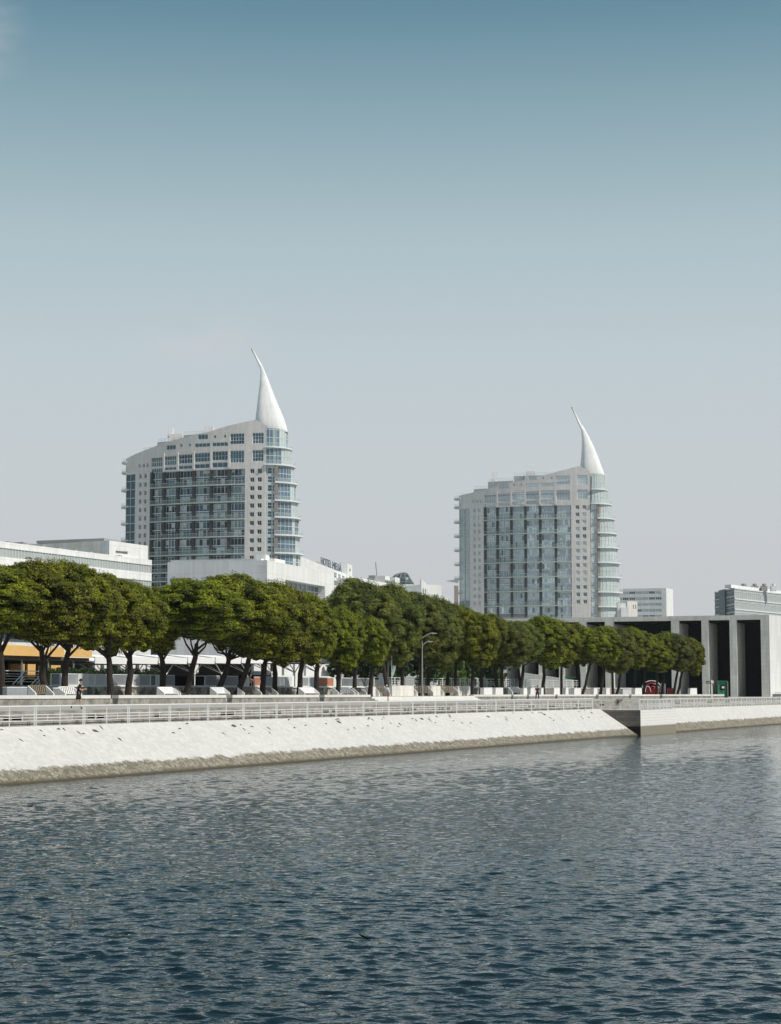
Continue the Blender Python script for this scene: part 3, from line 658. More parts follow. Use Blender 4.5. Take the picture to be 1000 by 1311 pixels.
    for i in range(len(tb)-1):
        a, b = tb[i]+.4, tb[i+1]-.4
        if i == 0:
            hs += [(a, b, 84.1, 87.6), (a, b, 78.0, 82.0)]; kinds += [(5, 3), (5, 3)]
        else:
            last = i == len(tb)-2
            dz = -.25*(i-1)
            hs += [(a, b, 79.0+dz, 82.0+dz)]; kinds += [(5, 2)]
            if last: hs += [(a, b, 77.0+dz, 78.5+dz)]; kinds += [(5, 1)]
            else: hs += [(a, b, zband+.25, 78.35+dz)]; kinds += [(3, 1)]
            if i in (1, 2): hs += [(a, b, 83.6, 84.9)]; kinds += [(4, 1)]
            if i == 4: hs += [(a+.4, b-.6, 83.3, 84.9)]; kinds += [(3, 1)]
            if i == 2: hs += [(a+.8, b-1.1, 86.1, 87.8)]; kinds += [(3, 1)]
            if i == 1: hs += [(c-.4, c+.4, 86.3, 87.3) for c in (a+1.0, b-.9)]; kinds += [(1, 1), (1, 1)]
            if i == 3: hs += [(c-.4, c+.4, 84.0, 85.0) for c in (a+1.0, b-.9)]; kinds += [(1, 1), (1, 1)]
    # left pier top windows
    w = tp-tb[-1]
    for c in (.2, .45, .72): hs.append((tb[-1]+w*c-.45, tb[-1]+w*c+.45, 78.1, 79.3)); kinds.append((2, 1))
    zc = 82.2
    lo = [h for h in hs if h[3] <= zc+.01]; hi = [h for h in hs if h[2] > zc-.01]
    klo = [k for h, k in zip(hs, kinds) if h[3] <= zc+.01]; khi = [k for h, k in zip(hs, kinds) if h[2] > zc-.01]
    # height of the parapet along t
    pk = [(T(p), at(500, yy, F(max(0, T(p)), 0).y).z) for p, yy in parapet]
    def par(t):
        for (a, za), (b, zb) in zip(pk, pk[1:]):
            if a <= t <= b: return za+(zb-za)*(t-a)/(b-a)
        return pk[0][1] if t < pk[0][0] else pk[-1][1]
    zmid = {}
    wall_holes(mb, F, t_r, te, zband, 80.6, [h for h in lo if h[3] <= 80.6]+[(h[0], h[1], h[2], 80.6) for h in lo if h[2] < 80.6 < h[3]], .45, 2.5)
    tend2 = T(bounds[-1]+ (bounds[-2]-bounds[-1])*.0)
    wall_holes(mb, F, t_r, tend2, 80.6, zc, [(h[0], h[1], 80.6, h[3]) for h in lo if h[2] < 80.6 < h[3]], .45, 2.5)
    tcut = tb[-2]
    wall_holes(mb, F, t_r, tcut, zc, 85.0, [(h[0], h[1], h[2], min(h[3], 85.0)) for h in hi if h[0] < tcut and h[2] < 85.0], .45, 2.5)
    tc2 = tb[3]
    wall_holes(mb, F, t_r, tc2, 85.0, 88.0, [(h[0], h[1], max(h[2], 85.0), h[3]) for h in hi if h[0] < tc2 and h[3] > 85.0], .45, 2.5)
    # sloping top edge
    def cap(ta, tb_, zlow):
        k = max(2, int((tb_-ta)/1.5))
        for i in range(k):
            a = ta+(tb_-ta)*i/k; b = ta+(tb_-ta)*(i+1)/k
            mb.face([F(a, zlow, 0), F(b, zlow, 0), F(b, max(zlow, par(b)), 0), F(a, max(zlow, par(a)), 0)])
            mb.face([F(a, max(zlow, par(a)), 0), F(b, max(zlow, par(b)), 0), F(b, max(zlow, par(b)), -.8), F(a, max(zlow, par(a)), -.8)])
            mb.face([F(a, zlow, -.8), F(b, zlow, -.8), F(b, max(zlow, par(b)), -.8), F(a, max(zlow, par(a)), -.8)])
    cap(0, t_r, 89.0); cap(t_r, tc2, 88.0); cap(tc2, tcut, 85.0); cap(tcut, tend2, 82.2); cap(tend2, te, 80.6)
    # soffit of the band
    k = 14
    for i in range(k):
        a = t_r+(tb[-1]-t_r)*i/k; b = t_r+(tb[-1]-t_r)*(i+1)/k; mb.face([F(a, zband, 0), F(b, zband, 0), F(b, zband, -1.6), F(a, zband, -1.6)])
    mb.build('upper_wall', wm, root)
    for h, (nv, nh) in zip(hs, kinds): window_part(F, *h, .4, root, glassm[rr.choice([0, 0, 1])] if not light else glassm[rr.choice([0, 1])], nv, nh, .15, 'upper_window')
    # thin pilasters through the band, square frames
    for t in tb[1:-1]:
        mb = MB(); fbox(mb, F, t-.35, t+.35, zband+.1, 82.4, .003, .22); mb.build('pilaster', wm, root)
    # --- recessed bays
    RC = .8 if light else .25
    ks = list(range(0, 20)); zl = GZ+8
    for i in range(len(tb)-1):
        a, b = tb[i]+(.3 if i == 0 else .5), tb[i+1]-(.3 if i == len(tb)-2 else .5); w = b-a
        for k in range(0, 17 if light else 15):
            z1 = fl(k)-.15; z0 = fl(k+1)+.1; up = (k % 2 == 0)
            if i > 2 and k > 14: continue
            mb = MB(); g = rr.choice([0, 0, 1, 1, 2]) if not light else rr.choice([0, 0, 0, 1])
            mb.face([F(a, z0, -(1.45-RC)), F(b, z0, -(1.45-RC)), F(b, z1, -(1.45-RC)), F(a, z1, -(1.45-RC))], 0)
            nm = 5 if light else 4
            for j in range(nm+1):
                t = a+w*j/nm; t = min(max(t, a+.06), b-.06); fbox(mb, F, t-.06, t+.06, z0, z1, -(1.42-RC), -(1.3-RC), 1)
            fbox(mb, F, a, b, z1-.5, z1-.38, -(1.41-RC), -(1.32-RC), 1)
            # blinds and open doors in some panes
            for j in range(nm):
                u0, u1 = a+w*j/nm+.08, a+w*(j+1)/nm-.08; v = rr.random()
                if v < (.34 if not light else .5):
                    zb = z0+rr.choice([0, 0, .6, 1.1]); mb.face([F(u0, zb, -(1.40-RC)), F(u1, zb, -(1.40-RC)), F(u1, z1-.5, -(1.40-RC)), F(u0, z1-.5, -(1.40-RC))], 2)
                elif v < (.5 if not light else .60): mb.face([F(u0, z0+.1, -(1.40-RC)), F(u1, z0+.1, -(1.40-RC)), F(u1, z1-.55, -(1.40-RC)), F(u0, z1-.55, -(1.40-RC))], 3)
                elif v < (.6 if not light else .62): fbox(mb, F, u0, u0+.16, z0, z1-.5, -(1.39-RC), -(1.28-RC), 1); fbox(mb, F, u1-.16, u1, z0, z1-.5, -(1.39-RC), -(1.28-RC), 1)
            mb.build('bay_window', [glassm[g], M['frame'], M['curtain'], glassm[2]], root)
    tA, tB = tb[0]+.02, tb[-1]-.02
    for k in range(1, 18 if light else 16):
        z = fl(k); duplex = (k % 2 == 0) or (k > 9 and not light)
        mb = MB()
        if duplex:
            fbox(mb, F, tA, tB, z-.18, z+.2, -(1.3-RC), .25, 0, 3.0); o = mb.build('floor_slab', M['slab'], root)
            rm = MB(); kk = 16
            for i in range(kk):
                a = tA+(tB-tA)*i/kk; b = tA+(tB-tA)*(i+1)/kk; rm.face([F(a, z+.2, .2), F(b, z+.2, .2), F(b, z+1.25, .2), F(a, z+1.25, .2)], 0)
                fbox(rm, F, a, b, z+1.25, z+1.32, .16, .24, 1)
            rm.build('balcony_railing', [M['railglass'], M['frame']], o)
        else:
            fbox(mb, F, tA, tB, z-.16, z+.12, -(1.28-RC), -.55, 0, 3.0); mb.build('floor_beam', M['beam'], root)
    for t in tb[1:-1]+[tb[-1]-.35]:
        mb = MB(); fbox(mb, F, t-.45, t+.45, GZ, zband-.02, -(1.3-RC), .0); mb.build('column', M['tower_dark'], root)
    # --- glass strip at the left end + small balconies
    mb = MB(); a, b = tp+.02, te
    mb.face([F(a, GZ, -.35), F(b, GZ, -.35), F(b, zband, -.35), F(a, zband, -.35)], 0)
    for k in range(0, 25):
        z = fl(k)
        if z < GZ+1: break
        fbox(mb, F, a, b, z-.12, z+.12, -.34, -.2, 1)
    for t in (a+.1, (a+b)/2, b-.12): fbox(mb, F, t-.1, t+.1, GZ, zband-.02, -.33, -.15, 1)
    e0 = F(te, 0, -.35)
    e1 = F(te, 0, -9.5)
    mb.face([(e0.x, e0.y, GZ), (e1.x, e1.y, GZ), (e1.x, e1.y, zband), (e0.x, e0.y, zband)], 0)
    mb.build('end_glazing', [glassm[1] if light else glassm[0], M['slab']], root)
    mb = MB(); mb.face([(e0.x-.03, e0.y, zband), (e1.x-.03, e1.y, zband), (e1.x-.03, e1.y, par(te)), (e0.x-.03, e0.y, par(te))]); mb.build('end_parapet', wm, root)
    for z in [80.3, 76.9]+[fl(k) for k in range(2, 18, 2)]:
        mb = MB(); c = F(te, 0, -.4)+Vector((.3, 3.2, 0)); pts = []
        for j in range(13):
            an = R(75+210*j/12.0); pts.append((c.x+math.cos(an)*2.4, c.y+math.sin(an)*4.2))
        mb.prism(pts, z-.2, z+.25, 0, True, True); o = mb.build('side_balcony', M['offwhite'] if not light else M['slab'], root)
        rm = MB()
        for p0, p1 in zip(pts, pts[1:]): rm.face([(p0[0], p0[1], z+.25), (p1[0], p1[1], z+.25), (p1[0], p1[1], z+1.25), (p0[0], p0[1], z+1.25)])
        rm.build('balcony_railing', M['railglass'], o)
    # --- rounded glass bow at the right end
    cx, cy = at(bow_px[0], 700, Yr+8.3).x, Yr+8.3; ry = 8.2; mpp = Yr/2411.0
    zs = [at(500, yy, Yr+4).z for yy, _ in slabs_px]
    rxs = [(pxr-bow_px[0])*mpp for _, pxr in slabs_px]
    tops_ = [at(500, bow_px[1], Yr).z]+zs[:-1]
    def ringpt(rx, ryy, an, z): return Vector((cx+rx*math.sin(an), cy-ryy*math.cos(an), z))
    xs = at(recess[1], 700, Yr).x-cx
    lev = list(zip([tops_[0]]+zs, zs+[GZ+6], rxs+[rxs[-1]]))
    for i, (zt, zb, rxs_) in enumerate(lev):
        rx = max(2.5, rxs_-1.45); st = 0 if i < 2 else math.asin(min(.9, max(0, xs/rx)))
        if i < 2: st = -.05
        mb = MB(); ks = 18
        for j in range(ks):
            a = st+(math.pi-st)*j/ks; b = st+(math.pi-st)*(j+1)/ks
            gi = 2 if (not light and j < 4) else (0 if rr.random() < .8 else 2)
            if light: gi = 0
            mb.face([ringpt(rx, ry, a, zb), ringpt(rx, ry, b, zb), ringpt(rx, ry, b, zt), ringpt(rx, ry, a, zt)], gi)
            p = ringpt(rx+.05, ry+.05, a, 0); mb.box(p.x-.07, p.x+.07, p.y-.07, p.y+.07, zb, zt, 1)
        for zz_ in (zb+(zt-zb)*.5, zt-.5):
            for j in range(ks):
                a = st+(math.pi-st)*j/ks; b = st+(math.pi-st)*(j+1)/ks
                mb.face([ringpt(rx+.07, ry+.07, a, zz_), ringpt(rx+.07, ry+.07, b, zz_), ringpt(rx+.07, ry+.07, b, zz_+.16), ringpt(rx+.07, ry+.07, a, zz_+.16)], 1)
        mb.build('bow_glazing', [M['bowglass'], M['frame'], M['bowglass_blue']], root)
    for i, (z, rxo) in enumerate(zip(zs, rxs)):
        mb = MB(); st = 0 if i < 2 else math.asin(min(.9, xs/rxo*.9))
        if i < 2: st = -.1
        pts = []
        for j in range(25):
            a = st+(math.pi-st)*j/24; p = ringpt(rxo, ry+.9, a, 0); pts.append((p.x, p.y))
        mb.prism(pts, z-.22, z+.25, 0, True, True); o = mb.build('curved_balcony', M['beam'], root)
        rm = MB()
        for p0, p1 in zip(pts, pts[1:]):
            rm.face([(p0[0], p0[1], z+.25), (p1[0], p1[1], z+.25), (p1[0], p1[1], z+1.35), (p0[0], p0[1], z+1.35)], 0)
            rm.bar((p0[0], p0[1], z+1.38), (p1[0], p1[1], z+1.38), .07, .07, 1)
            rm.box(p0[0]-.03, p0[0]+.03, p0[1]-.03, p0[1]+.03, z+.25, z+1.35, 1)
        rm.build('balcony_railing', [M['railglass'], M['frame']], o)
    # window strip and column between pier and bow
    a = (at(recess[0], 700, Yr+.6)); b = at(recess[1]-1, 700, Yr+.6)
    Fs, Ls = planeF((a.x, a.y), (b.x, b.y)); mb = MB(); hl = []
    for k in range(0, 26):
        z1 = fl(k)-.35; z0 = z1-2.0
        if z0 < GZ+1: break
        hl.append((.25, Ls*.62, z0, z1)); hl.append((Ls*.68, Ls-.2, z0, z1))
    wall_holes(mb, Fs, 0, Ls, GZ, tops_[0], hl, .2); mb.build('stair_strip', M['slab'] if light else M['bowglass'], root)
    for h in hl[:34]: window_part(Fs, *h, .18, root, glassm[0] if not light else glassm[1], 1, 2, .12, 'strip_window')
    c = at(recess[1]+.5, 700, Yr+.5); mb = MB(); mb.box(c.x-.5, c.x+.5, c.y-.5, c.y+.8, GZ, zs[1]-.23); mb.build('column', M['brown'], root).__setitem__('label', 'slim brown column beside the curved balconies')
    # --- sail spire and mast
    Yc = Yr+7.5; sec = []
    for (yy, xl, xr) in spirepts:
        pl_ = at(xl, yy, Yc); pr_ = at(xr, yy, Yc); w = (pr_.x-pl_.x)/2; sec.append(((pl_.x+pr_.x)/2, pl_.z, w))
    mb = MB(); KK = 28; rings = []; w0 = sec[0][2]
    for (xc, z, w) in sec:
        b_ = len(mb.v); rings.append(b_); dr = 4.4*(w/w0)**.9
        for j in range(KK):
            an = 2*math.pi*j/KK; sx = math.copysign(abs(math.cos(an))**.8, math.cos(an)); sy = math.copysign(abs(math.sin(an))**.55, math.sin(an))
            mb.v.append((xc+w*sx, Yc+dr*sy, z + (sec[0][1]-z)*0))
    for a_, b_ in zip(rings, rings[1:]):
        for j in range(KK): mb.f.append((a_+j, a_+(j+1) % KK, b_+(j+1) % KK, b_+j)); mb.m.append(0)
    mb.f.append(tuple(rings[-1]+j for j in range(KK))); mb.m.append(0); mb.f.append(tuple(rings[0]+KK-1-j for j in range(KK))); mb.m.append(1)
    o = mb.build('sail_spire', [M['sail'], M['tower_dark']], root, smooth=True)
    for p in o.data.polygons:
        if len(p.vertices) > 4: p.use_smooth = False
    mb = MB(); p = [at(x_, y_, Yc) for x_, y_ in mastpts]; mb.tube(p, [.55, .38, .3], 8); mb.build('mast', M['sail'], o, smooth=True)
    mb = MB(); xl_, zl_, wl_ = sec[0]; mb.tube([(xl_-wl_*.1, Yc, zs[0]+.2), (xl_-wl_*.1, Yc, zl_+.2)], .35, 8); mb.build('roof_post', M['beam'], root)
    # --- set-back roof storey, railings and chimney
    mb = MB(); c0_, c1_ = tb[2], tb[-2]
    fbox(mb, F, tb[1]+2, tb[4], 84, 88.4, -9, -3.6, 0, 3); fbox(mb, F, tb[4], tb[-1]-.5, 80, 86.6, -9, -3.0, 0, 3); fbox(mb, F, tb[-1]-.5, tp-.5, 79, 83.9, -9, -2.4, 0, 3)
    mb.build('roof_storey', wm, root)
    mb = MB()
    for (ta, tb_, z, o_) in ((tb[1]+2, tb[4], 88.4, -3.8), (tb[4], tb[-1]-.5, 86.6, -3.2), (tb[-1]-.5, tp-.5, 83.9, -2.6), (tp, te-.3, par(te)-.1, -.5)):
        kk = max(3, int((tb_-ta)/1.4))
        for i in range(kk):
            a = ta+(tb_-ta)*i/kk; b = ta+(tb_-ta)*(i+1)/kk
            mb.bar(F(a, z+1.0, o_), F(b, z+1.0, o_), .08, .08); mb.bar(F(a, z+.5, o_), F(b, z+.5, o_), .05, .05); p = F(a, 0, o_); mb.box(p.x-.05, p.x+.05, p.y-.05, p.y+.05, z, z+1.0)
    mb.build('roof_railing', M['railw'], root)
    for (px_, y0_, y1_, wd, mm) in chim:
        t = T(px_); p = F(t, 0, -4.5); z0_ = at(500, y1_, p.y).z; z1_ = at(500, y0_, p.y).z
        mb = MB(); mb.box(p.x-wd, p.x+wd, p.y-1.2, p.y+1.2, z0_, z1_); mb.build('chimney', M[mm], root)
    return root, F, T

TL, FL_, TTL = tower('grey tower with dark blue recessed bays and white sail spire, nearer of the two, left',
      600, 340, 9, 37, [313, 292, 269, 246.5, 226, 208, 191], (172, 159.5),
      [(555, 327.5, 369), (552, 327, 368.4), (545, 327, 366.5), (535, 327.3, 363.3), (520, 329.2, 356.8), (505, 331, 350.6), (490, 332.8, 345), (480, 333.5, 341), (472, 333.6, 337.6), (467, 332.6, 335)],
      [(334.3, 469.5), (328.3, 458), (322.2, 446.5)], GL_LEFT,
      [(340, 545), (327, 537), (318, 539), (292, 544.5), (267, 552.5), (230, 561), (208, 567), (190, 574), (172, 581), (160, 587.5)],
      (343, 548), (341, 353), [(574.3, 374.5), (596.5, 379), (619, 382), (642, 384.8), (663.4, 387), (686, 389), (709, 390), (731.5, 391), (754, 392)], False, 1,
      [(206.5, 548, 560, .9, 'white'), (258, 546.5, 556, 1.6, 'white'), (214, 556, 566, 2.2, 'tower')])
TR, FR_, TTR = tower('paler grey tower with light glass bays and white sail spire, farther of the two, right',
      720, 756, 6, 34, [732, 712, 692, 673, 655, 637, 620], (602, 588),
      [(610.5, 743, 774), (608, 743, 773.4), (602, 743, 771.3), (596, 743.2, 769.2), (585, 744.3, 765.3), (572, 745, 760), (560, 745, 754.3), (552, 744.2, 750), (545, 742.8, 746)],
      [(744.2, 547), (738, 534), (731.8, 521)], GL_RIGHT,
      [(756, 603), (743, 596), (733, 599), (712, 604.5), (692, 609.5), (673, 614), (655, 618), (637, 622.5), (620, 627), (602, 631.5), (587, 635)],
      (757, 606), (756.5, 766), [(627.6, 780), (646, 784.5), (664.5, 788.5), (683.2, 791.5), (701.8, 794), (721, 795.5), (739.7, 797), (758.6, 797.5), (777.3, 798), (796, 798)], True, 2,
      [(629, 605, 618, .9, 'white'), (677, 603.5, 612, 1.6, 'offwhite')])
# entrance canopy and brown stair block on the far tower's left side
mb = MB(); a = at(571, 744, 716); b = at(587, 744, 712)
mb.face([(a.x, a.y, a.z+.1), (b.x, b.y, b.z-.4), (b.x, b.y+6, b.z-.4), (a.x, a.y+2, a.z+.1)]); mb.face([(a.x, a.y, a.z+.1), (b.x, b.y, b.z+.7), (b.x, b.y+6, b.z+.7), (a.x, a.y+2, a.z+.1)])
mb.face([(a.x, a.y, a.z+.1), (b.x, b.y, b.z-.4), (b.x, b.y, b.z+.7)]); mb.build('canopy_fin', M['slab'], TR)
a = at(581.5, 760, 716); b = at(586.5, 760, 716); mb = MB(); mb.box(a.x, b.x, 713, 716, GZ, z_of(750, 714)); mb.build('stair_block', M['brown'], TR)

# ================================================================== OTHER BUILDINGS
def block(mb, F, L, z0, z1, dep, mi=0, top=True):
    # box behind a facade plane
    mb.face([F(0, z0, -.0), F(0, z0, -dep), F(0, z1, -dep), F(0, z1, -.0)], mi); mb.face([F(L, z0, 0), F(L, z0, -dep), F(L, z1, -dep), F(L, z1, 0)], mi)
    mb.face([F(0, z0, -dep), F(L, z0, -dep), F(L, z1, -dep), F(0, z1, -dep)], mi)
    if top: mb.face([F(0, z1, 0), F(L, z1, 0), F(L, z1, -dep), F(0, z1, -dep)], mi)
# long white banded building, far left
p1 = on_u(192.5, -52)[0]; s1_ = on_u(192.5, -52)[1]; p0 = su(s1_-75, -52)
F, L = planeF(p1, p0)
t = thing('banded_building', (p1.x, p1.y, 5.1), 'long white building with grey window bands behind the leftmost pines', 'building')
zt = z_of(717, p1.y, 192); mb = MB()
b1 = (z_of(734, p1.y), z_of(724, p1.y)); b2 = (z_of(762, p1.y), z_of(744, p1.y)); g3 = (9.9, 12.5); g4 = (6.0, 8.9)
wall_holes(mb, F, 0, L, 5.1, zt, [(.02, L-.5, *b1), (.02, L-.5, *b2), (6, L-.5, *g3)], .12); block(mb, F, L, 5.1, zt, 26); mb.build('wall', M['white'], t)
for (z0, z1), nm in ((b1, 'window_band'), (b2, 'window_band'), (g3, 'window_band')):
    mb = MB(); mb.face([F(.02, z0, -.1), F(L-.5, z0, -.1), F(L-.5, z1, -.1), F(.02, z1, -.1)])
    dx = .55 if nm == 'window_band' and z0 > 11 else 1.5
    k = int(L/dx)
    for i in range(k): fbox(mb, F, .1+i*dx, .16+i*dx, z0, z1, -.09, -.04, 1)
    mb.build(nm, [M['band'] if z0 > 13 or z0 > 12.6 else M['winglass_mid'], M['frame']], t)
mb = MB(); fbox(mb, F, 6, L, 12.7, 13.1, 0.01, 2.6); mb.build('balcony_slab', M['white'], t)
mb = MB()
for i in range(16): fbox(mb, F, 4+i*3.1, 4.5+i*3.1, zt, zt+.3, -6, -1.5)
mb.build('skylight_ribs', M['roofgrey'], t)
# rooftop block
c = at(140, 692, 232); Fr, Lr = planeF(Vector((c.x, c.y)), Vector((c.x, c.y))+D*21); e = at(189, 700, 1).x
k_ = 0
d_ = Vector((c.x, c.y)); 
t2 = thing('rooftop_plant_building', (c.x, c.y, 5.1), 'white upper block with vents and a shade-grey side wall behind the long banded building', 'building')
zt2 = c.z; mb = MB()
Lw = 0
for i in range(400):
    p = d_+D*(i*.1); Lw = i*.1
    if proj(p.x, p.y, zt2)[0] > 189: break
Fr, Lr = planeF(d_, d_+D*Lw)
vents = [(Lr*.36, Lr*.42, zt2-5.2, zt2-3.4), (Lr*.66, Lr*.7, zt2-5.0, zt2-4.0), (Lr*.86, Lr*.93, zt2-5.4, zt2-4.0)]
wall_holes(mb, Fr, 0, Lr, 5.1, zt2, vents, .4); block(mb, Fr, Lr, 5.1, zt2, 1.0); mb.build('wall', M['white'], t2)
for v in vents:
    mb = MB(); mb.face([Fr(v[0], v[2], -.38), Fr(v[1], v[2], -.38), Fr(v[1], v[3], -.38), Fr(v[0], v[3], -.38)]); mb.build('vent', M['winglass'], t2)
mb = MB(); ln = random.Random(4)
for i in range(12):
    a = ln.uniform(0, Lr-3); z = zt2-ln.choice([1.2, 1.9, 2.6, 3.3]); fbox(mb, Fr, a, a+ln.uniform(1.2, 3), z, z+.12, .003, .2)
mb.build('ledge', M['shadewhite'], t2)
Fl, Ll = planeF(d_, d_-N*24)
mb = MB(); z2b = zt2-.2
mb.hexa([Fl(.01, 5.1, -.01), Fl(24, 5.1, -.01), Fl(24, 5.1, -Lw), Fl(.01, 5.1, -Lw), Fl(.01, zt2-.02, -.01), Fl(24, z2b, -.01), Fl(24, z2b, -Lw), Fl(.01, zt2-.02, -Lw)])
mb.build('shade_grey_side', M['concrete'], t2)  # shaded side of the white block, shade put into a greyer material
mb = MB(); fbox(mb, Fl, 1, 11, zt2, zt2+.35, -4, -.4); fbox(mb, Fl, 13, 17, zt2-.1, zt2+.25, -4, -.4); mb.build('roof_duct', M['roofgrey'], t2)

# box building right of the gap, side wall tinted lilac for its shade
c = at(342, 717, 262); cc = Vector((c.x, c.y)); dr = Vector((math.cos(R(74)), math.sin(R(74)))); dl = Vector((-dr.y, dr.x))
def len_to(p, d, px, z):
    for i in range(3000):
        q_ = p+d*(i*.05)
        x = proj(q_.x, q_.y, z)[0]
        if (x-px)*(1 if d.x > 0 else -1) > 0: return i*.05
    return 60
t = thing('cubic_building', (c.x, c.y, 5.1), 'plain white box building with a deep window recess, directly below the left tower', 'building')
Lr = len_to(cc, dr, 426, c.z); Ll = len_to(cc, dl, 215, c.z)
Fr, _ = planeF(cc, cc+dr*Lr); Fl, _ = planeF(cc, cc+dl*Ll); zt = c.z
mb = MB(); rec = (Lr*.26, Lr*.87, zt-6.2, zt-2.3)
wall_holes(mb, Fr, 0, Lr, 5.1, zt, [rec], 1.2); block(mb, Fr, Lr, 5.1, zt, 1.7); mb.build('sunlit_wall', M['white'], t)
mb = MB(); wl_ = [(Ll*.11, Ll*.33, zt-2.65, zt-2.0)]
dcl = [(1-.74)*Ll, (1-.14)*Ll]
hs = [(Ll*.22*0+Ll*(1-.245), Ll*(1-.025), zt-3.05, zt-2.35), (Ll*(1-.52), Ll*(1-.34), zt-2.9, zt-2.25)]
wall_holes(mb, Fl, .01, Ll, 5.1, zt-.01, hs, .15); mb.build('side_wall', M['shadewhite'], t)
mb = MB(); A_ = [Fl(1.9, 0, -.3), Fl(Ll, 0, -.3), Fl(Ll, 0, -Lr), Fl(1.9, 0, -Lr)]; mb.prism([(p.x, p.y) for p in A_], 5.1, zt-.15); mb.build('roof', M['offwhite'], t)
for i, h in enumerate(hs):
    mb = MB(); mb.face([Fl(h[0], h[2], -.13), Fl(h[1], h[2], -.13), Fl(h[1], h[3], -.13), Fl(h[0], h[3], -.13)]); mb.build('louvre', M['roofgrey'] if i == 0 else M['offwhite'], t)
window_part(Fr, *rec, 1.15, t, M['winglass_mid'], 9, 4, .14, 'recessed_glazing')
mb = MB(); fbox(mb, Fr, rec[0], rec[1], rec[2]+1.3, rec[2]+1.42, -.4, -.3); fbox(mb, Fr, rec[0], rec[1], rec[2]+.7, rec[2]+.78, -.4, -.3)
for i in range(9): fbox(mb, Fr, rec[0]+i*(rec[1]-rec[0])/9, rec[0]+.08+i*(rec[1]-rec[0])/9, rec[2], rec[2]+1.3, -.4, -.32)
mb.build('recess_railing', M['railw'], t)
mb = MB(); fbox(mb, Fl, 1, Ll-.3, zt, zt+.25, -1.5, -.3); mb.build('roof_edge', M['white'], t)
ru = thing('roof_unit', Fr(4, zt, -2), 'small white ventilation unit on the roof corner of the plain white box building', 'roof unit')
for a_, b_, hh in ((350, 355, 1.0), (362, 375, .7)):
    mb = MB(); fbox(mb, Fr, len_to(cc, dr, a_, zt), len_to(cc, dr, b_, zt), zt+.002, zt+hh, -2.6, -1.2); mb.build('casing', M['white'], ru)
mb = MB(); mb.tube([Fr(len_to(cc, dr, 355, zt), zt+.4, -1.8), Fr(len_to(cc, dr, 359, zt), zt+.9, -1.8), Fr(len_to(cc, dr, 363, zt), zt+.4, -1.8)], .1, 6); mb.build('duct', M['white'], ru)

# hotel with roof lettering
def facade(name, label, cat, px0, px1, py_top0, py_top1, Y0, Y1, rows, depth=14, m='white', z0=5.1, extra=None, hd=.35):
    a = at(px0, py_top0, Y0); b = at(px1, py_top1, Y1); F, L = planeF((a.x, a.y), (b.x, b.y)); t = thing(name, (a.x, a.y, z0), label, cat)
    zt = (a.z+b.z)/2; mb = MB(); holes = []
    for (za, zb, n_, f0, f1, fr) in rows:   # zs below top, number, from/to fraction, width fraction
        for i in range(n_):
            w_ = (f1-f0)*L/n_; x0 = f0*L+i*w_+w_*(1-fr)/2; holes.append((x0, x0+w_*fr, zt-za, zt-zb))
    wall_holes(mb, F, 0, L, z0, zt, holes, hd); block(mb, F, L, z0, zt, depth); mb.build('wall', M[m], t)
    return t, F, L, zt, holes
t, F, L, zt, hs = facade('hotel_building', 'white hotel with small square windows and dark roof lettering, between tower and domed block', 'hotel', 384, 462, 719, 736.5, 700, 850,
      [(3.3, 1.1, 7, .5, .98, .6), (6.6, 4.4, 7, .5, .98, .6), (9.9, 7.7, 7, .5, .98, .6)], 20, hd=.12)
for h in hs: window_part(F, *h, .1, t, M['winglass_mid'], 2, 2, .14)
tf = len_to(Vector(F(0, 0, 0)[:2]), (Vector(F(L, 0, 0)[:2])-Vector(F(0, 0, 0)[:2])).normalized(), 443.5, zt); tf1 = len_to(Vector(F(0, 0, 0)[:2]), (Vector(F(L, 0, 0)[:2])-Vector(F(0, 0, 0)[:2])).normalized(), 449.5, zt)
fin_top = z_of(721.5, F(tf, 0, 0).y, 446)
mb = MB(); fbox(mb, F, tf, tf1, zt-14, fin_top, -2.5, .5); fin = mb.build('sign_fin', M['white'], t)
# lettering on the roof
def text_mesh(txt, size, F, t0, z0, o, width, parent, name, m, ext=.12):
    cu = bpy.data.curves.new(name, 'FONT'); cu.body = txt; cu.size = size; cu.extrude = ext; cu.offset = -.01
    tmp = bpy.data.objects.new('tmp', cu); COL.objects.link(tmp); dg = bpy.context.evaluated_depsgraph_get(); me = bpy.data.meshes.new_from_object(tmp.evaluated_get(dg)); bpy.data.objects.remove(tmp); bpy.data.curves.remove(cu)
    xs = [v.co.x for v in me.vertices]; x0, x1 = min(xs), max(xs); off = wloc(parent)
    for v in me.vertices:
        p = F(t0+(v.co.x-x0)/(x1-x0)*width, z0+v.co.y, o+v.co.z); v.co = p-off
    me.materials.clear(); me.materials.append(m); me.name = name
    ob = bpy.data.objects.new(name, me); COL.objects.link(ob); ob.parent = parent; WL[ob.name] = off; return ob
dd = (Vector(F(L, 0, 0)[:2])-Vector(F(0, 0, 0)[:2])).normalized(); f0 = Vector(F(0, 0, 0)[:2])
ta = len_to(f0, dd, 413.5, zt); tb_ = len_to(f0, dd, 439.5, zt)
zbase = zt+.35
wt_ = tb_-ta
text_mesh('HOTEL', 4.4, F, ta, zbase, -.8, wt_*.49, t, 'roof_lettering', M['signtext']); text_mesh('MELIÁ', 4.4, F, ta+wt_*.55, zbase, -.8, wt_*.45, t, 'roof_lettering', M['signtext'])
mb = MB(); fbox(mb, F, ta-1, tb_+1, zt+.05, zt+.2, -.95, -.75); fbox(mb, F, ta-6, ta-1.2, zt+.3, zt+.9, -3, -1)
mb.build('sign_frame', M['roofgrey'], t)
tm = (tf+tf1)/2
